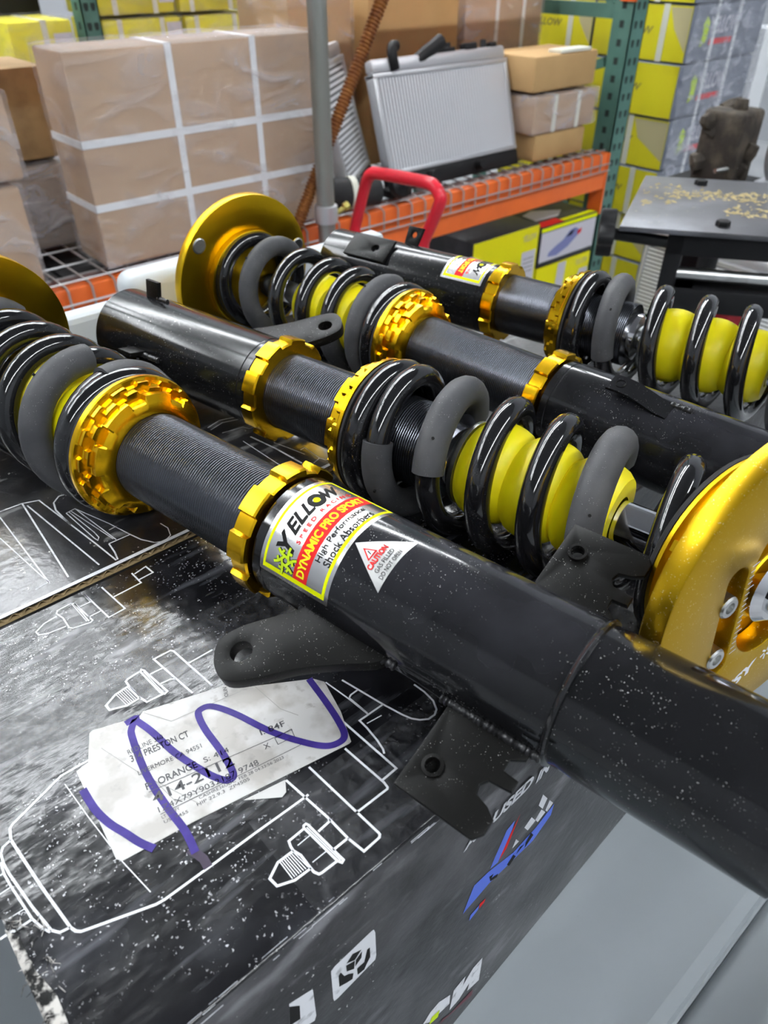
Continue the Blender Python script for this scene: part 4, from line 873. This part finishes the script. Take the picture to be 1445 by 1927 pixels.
def foil_label(root, R, th0, z0, Wd=.064, Hd=.0405):
    """the maker's mirror label: yellow frame, word mark, red band, two lines of text"""
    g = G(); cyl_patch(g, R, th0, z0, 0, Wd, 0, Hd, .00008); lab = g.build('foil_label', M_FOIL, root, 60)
    tag(lab, 'silver foil label with yellow border and red band')
    L = .00016
    g = G()
    m, b = .0020, .0022
    for u0, u1, v0, v1 in ((m, Wd-m, Hd-m-b*.6, Hd-m), (m, Wd-m, m, m+b*.7), (m, m+b, m, Hd-m), (Wd-m-b, Wd-m, m, Hd-m)): cyl_patch(g, R, th0, z0, u0, u1, v0, v1, L)
    g.build('yellow_border', M_PY, lab, 60)
    g = G(); cyl_patch(g, R, th0, z0, m+b, Wd-m-b, .0125, .0205, L); g.build('red_band', M_PR, lab, 60)
    g = G(); cyl_text(g, 'DYNAMIC PRO SPORT', R, th0, z0, .006, Wd-.0075, .0143, .0188, .035); g.build('band_lettering', M_PTXT, lab)
    g = G(); cyl_text(g, 'Y', R, th0, z0, .0135, .0225, .0235, .0335, .03, .35); cyl_text(g, 'ELL', R, th0, z0, .0215, .0375, .0262, .0335, .03, .35)
    cyl_text(g, 'W', R, th0, z0, .0455, .0555, .0262, .0335, .03, .35)
    f = cyl_map(R+.00025, th0, z0)
    def disc(g, u, v, r0, r1, n=24):
        V = []
        for k in range(n):
            a = 2*PI*k/n; V += [f(u+r0*math.cos(a), v+r0*math.sin(a)), f(u+r1*math.cos(a), v+r1*math.sin(a))]
        g.add(V, [(2*k, 2*k+1, 2*((k+1) % n)+1, 2*((k+1) % n)) for k in range(n)])
    disc(g, .0415, .0298, .0019, .0044); g.build('word_mark', M_PK, lab)
    g = G(); disc(g, .0415, .0298, .0001, .0017); g.build('word_mark_dot', M_PY, lab)
    g = G(); cyl_text(g, 'S P E E D   R A C I N G', R, th0, z0, .019, .056, .0222, .0243, .02); g.build('small_red_lettering', M_PR, lab)
    g = G(); cyl_text(g, 'High Performance', R, th0, z0, .0165, .0500, .0080, .0118, .008); cyl_text(g, 'Shock Absorbers', R, th0, z0, .0165, .0500, .0036, .0074, .008); g.build('black_lettering', M_PK, lab)
    # six-armed star mark
    for mt, sc in ((M_PK, 1.0), (M_PG, .72)):
        g = G(); ff = cyl_map(R+(.0003 if mt is M_PK else .00042), th0, z0)
        for k in range(6):
            a = 2*PI*k/6
            for (p, q) in (((.0016, -.0016), (.0024, .0030)), ((.0024, .0030), (.0044, .0018)), ((.0024, .0030), (.0040, .0052))):
                pts = [(.0098+math.cos(a)*x-math.sin(a)*y, .0262+math.sin(a)*x+math.cos(a)*y) for x, y in (p, q)]
                ribbon(g, pts, .0017*sc, lambda x, y: ff(x, y))
        g.build('star_mark', mt, lab)
    return lab
def clip_tab(root, th, z0, z1, r0=.0285, r1=.068, rev=False):
    """flat brake-line clip tab: threaded hole, keyhole slot at the outer corner"""
    Hh = z1-z0
    o = [(r0, 0), (r1, 0), (r1, Hh-.0028), (r1-.004, Hh), (.0580, Hh), (.0555, Hh-.004), (.0540, Hh-.0095), (.0505, Hh-.0105), (.0475, Hh-.0085), (.0470, Hh-.003), (.0465, Hh+.0005), (.0420, Hh+.0005), (.0415, Hh-.006), (.0370, Hh-.006), (.034, Hh-.001), (r0, Hh-.001)]
    me = plate_mesh([(x, y) for x, y in o], [circle(.0545, .0085, .0030, 20)], .0030, .0004)
    t = new_obj('clip_tab', me, M_TAB, root)
    # local x radial, y along -z (towards the tube end)
    X = Vector((math.cos(th), math.sin(th), 0)); Y = Vector((0, 0, -1)); Zv = X.cross(Y)
    t.matrix_local = Matrix(((X.x, Y.x, Zv.x, 0), (X.y, Y.y, Zv.y, 0), (X.z, Y.z, Zv.z, z1), (0, 0, 0, 1)))
    g = G(); g.rev([(.0042, -.0032), (.0044, .0022), (.0030, .0024), (.0030, -.0032), (.0042, -.0032)], 20, Matrix.Translation((.0545, .0085, 0)))
    if rev: g.rev([(.0001, -.0002), (.0030, .0001)], 20, Matrix.Translation((.0545, .0085, -.002)))
    n = new_obj('weld_nut', mesh(g.V, g.F, 30), M_TAB, t)
    return t
def weld(root, th, z0, z1, R, wob=.0010, seed=1, n=64):
    rnd = random.Random(seed); P = []; r = []
    for i in range(n+1):
        z = z0+(z1-z0)*i/n; P.append(((R+.0006)*math.cos(th), (R+.0006)*math.sin(th), z)); r.append(.0019+wob*(.35*math.sin(i*1.9)+.5*rnd.random()-.3))
    G().tube(P, r, 8).build('weld_bead', M_WELD, root, 50)
def lobe_tab(root, th, zc, flip=1):
    """long ear with a round hole, welded beside the nut"""
    pts = [(.0285, -.0000), (.0326, .0005), (.0500, .0150), (.0615, .0202), (.0685, .0175), (.0738, .0115), (.0752, .0040), (.0690, -.0045), (.0545, -.0180), (.0430, -.0320), (.0345, -.0440), (.0285, -.0470)]
    sm = [tuple(p) for p in smooth_path([Vector((*p, 0)) for p in pts], 4)]
    me = plate_mesh([(p[0], p[1]) for p in sm], [circle(.0615, .0078, .0050, 24)], .0062, .0006)
    t = new_obj('ear_bracket', me, M_TAB, root)
    X = Vector((math.cos(th), math.sin(th), 0)); Y = Vector((0, 0, 1)); Zv = X.cross(Y)
    t.matrix_local = Matrix(((X.x, Y.x, Zv.x, 0), (X.y, Y.y, Zv.y, 0), (X.z, Y.z, Zv.z, zc), (0, 0, 0, 1)))
    return t
def stadium(cx, cy, r, h, n=14):
    return [(cx+r*math.cos(t), cy+h+r*math.sin(t)) for t in np.linspace(0, PI, n)]+[(cx+r*math.cos(t), cy-h+r*math.sin(t)) for t in np.linspace(PI, 2*PI, n)]
def top_plate(root, pos, tilt_axis, tilt, R=.070, T=.0095, studs=(.12, 2.25, 4.3), slots=True, rs=.058):
    """round top mount: disc with camber slots, cap screws, centre bearing and nut"""
    e = Matrix.Translation(pos) @ Matrix.Rotation(tilt, 4, Vector(tilt_axis))
    holes = [stadium(0, 0, .0195, .0170)]+([stadium(s*.0295, -.0075, .0062, .0235) for s in (-1, 1)] if slots else [])
    me = plate_mesh(circle(0, 0, R, 120), holes, T, .0006)
    p = new_obj('top_mount_plate', me, M_GOLDP if slots else M_GOLDF, root); p.matrix_local = e
    # sliding bearing carrier behind the openings
    g = G(); g.rev([(.0001, -T/2-.0065), (.044, -T/2-.0065), (.0448, -T/2-.006), (.0448, -T/2-.0002), (.0200, -T/2-.0002), (.0185, T/2-.004), (.0001, T/2-.004)], 64)
    g.build('bearing_carrier', M_GOLDF, p, 30)
    if slots:
        for s in (-1, 1):
            for yy in (-.0255, .0035):
                g = G(); g.rev([(.0001, T/2-.0010), (.0024, T/2-.0010), (.0027, T/2+.0010), (.0045, T/2+.0010), (.0052, T/2+.0002), (.0052, -T/2-.0002)], 20, Matrix.Translation((s*.0318, yy, 0)))
                g.build('cap_screw', M_STEEL, p, 35)
        g = G()
        for k in range(17):
            y = .020-.003*k; L = .0042 if k % 4 == 0 else .0026
            ribbon(g, [(-.0222, y), (-.0222+L, y+L*.2)], .0005, lambda x, y: (x, y, T/2+.0001))
        g.build('scale_marks', M_PW, p)
        g = G(); V, F = text_geo('ISY', .05, .25); a, b = Vector((-.0150, -.0565)), Vector((.0040, -.0490)); d = b-a; nn = Vector((-d.y, d.x)).normalized()*.0062
        g.add([tuple((a+d*x+nn*y).to_3d()+Vector((0, 0, T/2+.0001))) for x, y in V], F); g.build('white_lettering', M_PW, p)
        g = G(); c = Vector((.0082, -.0440))
        for k in range(6):
            t = 2*PI*k/6; ribbon(g, [tuple(c+Vector((math.cos(t), math.sin(t)))*.0012), tuple(c+Vector((math.cos(t+.35), math.sin(t+.35)))*.0040)], .0011, lambda x, y: (x, y, T/2+.0001))
        g.build('star_mark', M_PW, p)
    g = G(); g.rev([(.0170, T/2-.005), (.0182, T/2+.001), (.0150, T/2+.0042), (.0125, T/2+.0042), (.0120, T/2+.009), (.0105, T/2+.010), (.0001, T/2+.010)], 40); g.build('centre_bearing', M_CHROME, p, 30)
    g = G(); g.rev([(.0112, T/2+.0042), (.0112, T/2+.014), (.0100, T/2+.0155), (.0060, T/2+.0155), (.0060, T/2+.021), (.0001, T/2+.021)], 6); g.build('centre_nut', M_STEEL, p, 20)
    for a in studs:
        g = G(); g.rev([(.0001, -.0012), (.0058, -.0012), (.0070, -.0004), (.0070, .0014)], 24, Matrix.Translation((rs*math.cos(a), rs*math.sin(a), -T/2)))
        g.build('plate_stud', M_STEEL, p, 30)
    return p
def coilover(name, label, origin, d, cup, zl, th0, sl, perch_z, plate, bump, rod_to, hand=1, thread_to=None, tooth_ph=0.0, perch_h=.017, cut=0.0):
    """origin: top rim of the lower tube (mm plan coordinates); d: horizontal direction (x, y) towards the top mount"""
    root = thing(name, label, 'shock absorber', group=None)
    zv = Vector((d[0], d[1], 0)).normalized(); yv = Vector((0, 0, 1)); xv = yv.cross(zv)
    o = W(*origin)
    root.matrix_world = Matrix(((xv.x, yv.x, zv.x, o[0]), (xv.y, yv.y, zv.y, o[1]), (xv.z, yv.z, zv.z, o[2]), (0, 0, 0, 1)))
    # lower tube
    L = cup['L']; R = .030; R2 = cup.get('R2', .030); g = G()
    prof = [(.0262, -L), (R2-.0006, -L), (R2, -L+.0006)]
    if 'ring' in cup:
        zr = -cup['ring']; prof += [(R2, zr-.0012), (R2+.0014, zr-.0008), (R2+.0019, zr), (R2+.0012, zr+.0012), (R-.0002, zr+.0018), (R-.0002, zr+.0028), (R, zr+.0034)]
    prof += [(R, -.0070), (R-.0005, -.0066), (R-.0005, -.0058), (R, -.0054), (R, -.0006), (R-.0006, 0), (.0252, 0)]
    g.rev(prof, 96); g.rev([(.0262, -L), (.0262, -L+.09), (.0001, -L+.09)], 64)
    g.build('lower_tube', cup.get('mat', M_BLACK), root, 30)
    # threaded body
    zt = thread_to or perch_z+.045; prof = []; z = -.004
    while z < zt:
        prof += [(.02470, z), (.02488, z+.00035), (.0250, z+.00065), (.0250, z+.00085), (.02488, z+.00115)]; z += .0015
    prof += [(.0243, zt), (.0001, zt+.001)]
    G().rev(prof, 72).build('threaded_body', M_THREAD, root, 25)
    g = G(); g.add(*lock_nut(.0015, phase=tooth_ph)); g.build('lock_nut', M_GOLD, root, 25)
    g = G(); g.add(*perch(perch_z-perch_h, perch_z, tooth_ph)); g.build('spring_perch', M_GOLD, root, 25)
    G().rev([(.0300, perch_z), (.0405, perch_z), (.0412, perch_z+.0008), (.0412, perch_z+.0022), (.0300, perch_z+.0022), (.0300, perch_z)], 64).build('perch_pad', M_RUBBER, root, 30)
    # spring
    wr = .00675; Rm = .0370
    H = helix(zl, th0, Rm, 40, cut); P = [h[:3] for h in H]
    G().tube(P, wr, 14).build('coil_spring', M_SPRING, root, 60)
    for (t0, t1) in sl:
        Q = [h for h in H if t0 <= h[3] <= t1]; Q = [q[:3] for q in Q]
        g = G(); g.tube(Q, .0086, 14); s = g.build('spring_sleeve', M_SLEEVE, root, 60)
        g = G()
        for q in Q[4::10]:
            a = math.atan2(q[1], q[0]); rr = Rm+.0078; g.tube([(rr*math.cos(a), rr*math.sin(a), q[2]+.0030), ((rr+.0012)*math.cos(a), (rr+.0012)*math.sin(a), q[2]+.0034)], .0008, 8)
        g.build('vent_hole', M_PK, s)
    # bump stop and rod
    b0, b1 = bump; nb = 3; prof = [(.0125, b0)]
    for i in range(nb):
        h = (b1-b0)/nb; z = b0+i*h
        for k in range(9):
            f = k/8; prof.append((.0232+.0052*math.sin(PI*f)**.6-(.0012 if i == nb-1 else 0), z+h*f))
    prof += [(.0125, b1)]
    G().rev(prof, 64).build('bump_stop', M_BUMP, root, 40)
    G().rev([(.0001, zt-.002), (.0185, zt-.002), (.0185, zt+.006), (.0110, zt+.0085), (.0110, rod_to), (.0001, rod_to)], 40).build('damper_rod', M_CHROME, root, 30)
    G().rev([(.0115, b0-.004), (.0235, b0-.004), (.0242, b0-.003), (.0242, b0-.0008), (.0115, b0-.0006)], 40).build('stop_washer', M_STEEL, root, 30)
    return root

# positions come from plan measurements in mm; the four struts lie almost parallel on the cartons
D1 = (-.17839, .98396); O1 = (161.2+.17839*-76, 159-.98396*-76)
O1 = (161.2-.17839*76, 159+.98396*76)
S1 = coilover('coilover_strut', 'nearest black coilover strut, across the shipping label box, foil label facing up',
    (O1[0], O1[1], -227), D1, dict(L=.230, ring=.150, R2=.0293), [.1345, .1358, .1675, .196, .225, .255, .284, .2955, .2965], math.radians(32),
    [(1.13, 1.52), (1.72, 2.20), (5.8, 6.3)], .126, None, (.150, .215), .300, thread_to=.165, tooth_ph=.1)
S1.children[0]['label'] = 'long black lower tube with a raised stop ring'
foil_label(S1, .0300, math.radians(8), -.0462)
# triangular caution sticker
g = G(); tri = [(-29.0, 112.3), (-7.0, 84.5), (-7.8, 138.3)]
def cm(s, th, R=.0301): a = math.radians(180-th); return (R*math.cos(a), R*math.sin(a), -(s+76)/1000)
def cuv(uu, vv, lift=.00016):
    a = math.radians(180-uu); return ((.030+lift)*math.cos(a), (.030+lift)*math.sin(a), -(vv+76)/1000)
V = []; F = []
N = 14
for i in range(N+1):
    for j in range(N+1-i):
        a, b = i/N, j/N; c = 1-a-b
        V.append(cuv(tri[0][1]*c+tri[1][1]*a+tri[2][1]*b, tri[0][0]*c+tri[1][0]*a+tri[2][0]*b, .00010))
idx = {}; q = 0
for i in range(N+1):
    for j in range(N+1-i): idx[i, j] = q; q += 1
for i in range(N):
    for j in range(N-i):
        F.append((idx[i, j], idx[i, j+1], idx[i+1, j]))
        if i+j < N-1: F.append((idx[i+1, j], idx[i, j+1], idx[i+1, j+1]))
g.add(V, F); cs = g.build('caution_sticker', M_FOIL2, S1, 60); tag(cs, 'silver triangular warning sticker')
def ctext(txt, a0, a1, s_low, hgt, mt, nm, bold=0):
    V, F = text_geo(txt, bold, 0, 3); g = G()
    g.add([cuv(a0+(a1-a0)*x, s_low-hgt*y, .0003) for x, y in V], F); return g.build(nm, mt, cs)
ctext('CAUTION', 126, 102, -15.0, 2.8, M_PR, 'red_lettering', .04)
ctext('GAS FILLED', 125.5, 102, -11.9, 2.0, M_PK, 'black_lettering'); ctext('DO NOT OPEN', 128, 100, -8.7, 2.0, M_PK, 'black_lettering')
g = G(); f2 = lambda x, y: cuv(x, y, .0003)
for P3 in (((120.5, -18.6), (113.3, -24.2), (109.2, -18.2)),):
    g.add([f2(*p) for p in P3], [(0, 1, 2)])
g.build('warning_triangle', M_PR, cs)
g = G(); g.add([cuv(*p, .0004) for p in ((118.6, -19.0), (113.6, -22.9), (110.8, -18.9))], [(0, 1, 2)]); g.build('warning_triangle_field', M_PW, cs)
g = G(); g.add([cuv(*p, .0005) for p in ((115.2, -19.4), (114.0, -21.6), (113.2, -21.4), (114.4, -19.3))], [(0, 1, 2, 3)]); g.build('exclamation_mark', M_PK, cs)
clip_tab(S1, math.radians(162), -.147, -.110, rev=False); clip_tab(S1, math.radians(-18), -.147, -.110, rev=True)
lobe_tab(S1, math.radians(-15), -.0335+.002)
weld(S1, math.radians(-13), -.083, -.030, .030, seed=3); weld(S1, math.radians(-16), -.150, -.106, .030, seed=5); weld(S1, math.radians(163), -.150, -.106, .030, .0006, seed=6)
top_plate(S1, (0, 0, .309), (1, 0, 0), math.radians(-6), R=.0705, slots=False, studs=(.2, 3.9, 5.2))

D2 = (.21301, -.97705); O2 = (236.6+.21301*-28, 347.1-.97705*-28)
S2 = coilover('coilover_strut', 'second coilover strut from the front, its slotted gold top plate at the right edge',
    (O2[0], O2[1], -233), D2, dict(L=.150, mat=M_BLACK2), [.0938, .0945, .1095, .143, .1735, .203, .231, .2665, .2670], math.radians(155),
    [(1.98, 2.40), (2.60, 3.03), (5.62, 6.15)], .0855, None, (.152, .236), .300, thread_to=.138, tooth_ph=.3, cut=.52)
lobe_tab(S2, math.radians(16), -.014)
tb = plate_mesh([(.0285, 0), (.042, 0), (.042, .013), (.0285, .013)], [], .003, .0003)
for th, z in ((80, -.127), (166, -.108)):
    t = new_obj('brake_line_tab', tb, None, S2)
    if not tb.materials: tb.materials.append(M_TAB)
    a = math.radians(th); X = Vector((math.cos(a), math.sin(a), 0)); Y = Vector((0, 0, 1)) if th < 100 else Vector((0, 0, 1)); Zv = X.cross(Y)
    t.matrix_local = Matrix(((X.x, Y.x, Zv.x, 0), (X.y, Y.y, Zv.y, 0), (X.z, Y.z, Zv.z, z), (0, 0, 0, 1)))
weld(S2, math.radians(168), -.112, -.080, .030, seed=8, n=24); weld(S2, math.radians(80), -.116, -.106, .030, seed=9, n=10)
# plate normal measured in plan: tilt it about its bearing
xv = Vector(S2.matrix_world.col[0][:3]); yv = Vector(S2.matrix_world.col[1][:3]); zv = Vector(S2.matrix_world.col[2][:3])
nw = Vector((-.165, -.982, .091)).normalized(); nl = Vector((nw.dot(xv), nw.dot(yv), nw.dot(zv)))
ax = Vector((0, 0, 1)).cross(nl); p2 = top_plate(S2, (-.0210, .016, .3085), ax, math.asin(min(1, ax.length)), R=.0712, T=.0105)
# the ribbed upper spring seat sits square to the tilted plate
G().rev([(.0300, -.0258), (.0468, -.0258), (.0476, -.0250), (.0476, -.0232), (.0300, -.0232)], 72).build('seat_pad', M_RUBBER, p2, 30)
g = G(); g.rev([(.0150, -.0230), (.0474, -.0230), (.0481, -.0223), (.0481, -.0206), (.0468, -.0200), (.0455, -.0185), (.0410, -.0130), (.0390, -.0117), (.0150, -.0117)], 72)
for k in range(8):
    a = 2*PI*k/8+.25
    g.prism([(.0285, -.0195), (.0472, -.0195), (.0455, -.0125), (.0285, -.0118)], -.0024, .0024, Matrix.Rotation(a, 4, 'Z') @ Matrix.Rotation(PI/2, 4, 'X'))
g.build('upper_spring_seat', M_GOLDF, p2, 30)

D3 = (-.0930, .9957); O3 = (386-.093*-72, 336.6); O3 = (386+.093*72, 336.6-.9957*72)
S3 = coilover('coilover_strut', 'third coilover strut from the front, round gold plate fully in view at its far end',
    (O3[0], O3[1], -258), D3, dict(L=.228, ring=.150), [.1540, .1550, .1695, .202, .2335, .268, .306, .3405, .3425], math.radians(32),
    [(1.75, 2.25), (2.74, 2.94), (5.70, 6.35)], .1455, None, (.166, .262), .345, thread_to=.175, tooth_ph=.25, perch_h=.021)
G().rev([(.0300, .3495), (.0440, .3495), (.0440, .3525), (.0300, .3525)], 48).build('seat_pad', M_RUBBER, S3, 30)
top_plate(S3, (0, 0, .3575), (1, 0, 0), math.radians(-4), R=.0750, slots=False, studs=(.69, 2.9, 5.0), rs=.0655)
# bent metal clip standing on the tube
g = G(); ths = math.radians(90-18); outer = []
prof = [(.0300, -.081), (.0306, -.079), (.0315, -.072), (.0345, -.064), (.0372, -.056), (.0380, -.048), (.0378, -.040)]
V = []
for r, z in prof:
    for s in (-.0068, .0068): V.append((r, s, z)); V.append((r-.0018, s, z))
n = len(prof); F = []
for i in range(n-1):
    a, b = 4*i, 4*(i+1)
    F += [(a, b, b+2, a+2), (a+1, a+3, b+3, b+1), (a, a+1, b+1, b), (a+2, b+2, b+3, a+3)]
F += [(0, 2, 3, 1), (4*n-4, 4*n-3, 4*n-1, 4*n-2)]
g.add([tuple(Matrix.Rotation(ths, 4, 'Z') @ Vector(v)) for v in V], F); cl = g.build('bent_clip', M_SPRING, S3, 40)
g = G(); g.rev([(.0001, 0), (.0032, 0), (.0032, .0006)], 20, Matrix.Rotation(ths, 4, 'Z') @ Matrix.Translation((.0379, 0, -.047)) @ Matrix.Rotation(PI/2, 4, 'Y')); g.build('clip_hole', M_PK, cl)
weld(S3, ths+.2, -.092, -.078, .030, seed=11, n=12)

D4 = (.2320, -.9727); O4 = (480.1+.232*46, 459.2-.9727*46)
S4 = coilover('coilover_strut', 'farthest black coilover strut, foil label next to the gold nut, below the orange beam',
    (O4[0], O4[1], -255.5), D4, dict(L=.180, mat=M_BLACK2), [.0865, .0878, .1130, .149, .182, .214, .246, .2682, .2688], math.radians(155),
    [(1.60, 2.10), (5.6, 6.2)], .078, None, (.142, .232), .300, thread_to=.125, tooth_ph=.5)
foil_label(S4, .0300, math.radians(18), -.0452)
pt = plate_mesh([(-.0125, 0), (.0125, 0), (.0125, .046), (-.0125, .046)], [circle(0, .030, .004, 16)], .003, .0003)
t = new_obj('bracket_plate', pt, M_TAB, S4); a = math.radians(122); nX = Vector((math.cos(a), math.sin(a), 0)); Y = Vector((0, 0, 1)); X = Y.cross(nX)
t.matrix_local = Matrix(((X.x, Y.x, nX.x, nX.x*.0315), (X.y, Y.y, nX.y, nX.y*.0315), (X.z, Y.z, nX.z, -.150), (0, 0, 0, 1)))
tb2 = plate_mesh([(.0285, 0), (.046, 0), (.046, .017), (.0285, .014)], [circle(.039, .008, .003, 14)], .003, .0003)
t = new_obj('brake_line_tab', tb2, M_TAB, S4); a = math.radians(62); X = Vector((math.cos(a), math.sin(a), 0)); Y = Vector((0, 0, 1)); Zv = X.cross(Y)
t.matrix_local = Matrix(((X.x, Y.x, Zv.x, 0), (X.y, Y.y, Zv.y, 0), (X.z, Y.z, Zv.z, -.108), (0, 0, 0, 1)))
G().rev([(.0300, .2755), (.0455, .2755), (.0455, .279), (.0300, .279)], 48).build('seat_pad', M_RUBBER, S4, 30)
G().rev([(.0150, .279), (.0458, .279), (.0464, .2815), (.0250, .284), (.0200, .296), (.0150, .296)], 48).build('upper_spring_seat', M_GOLDF, S4, 30)
top_plate(S4, (0, 0, .302), (1, 0, 0), 0, R=.070)
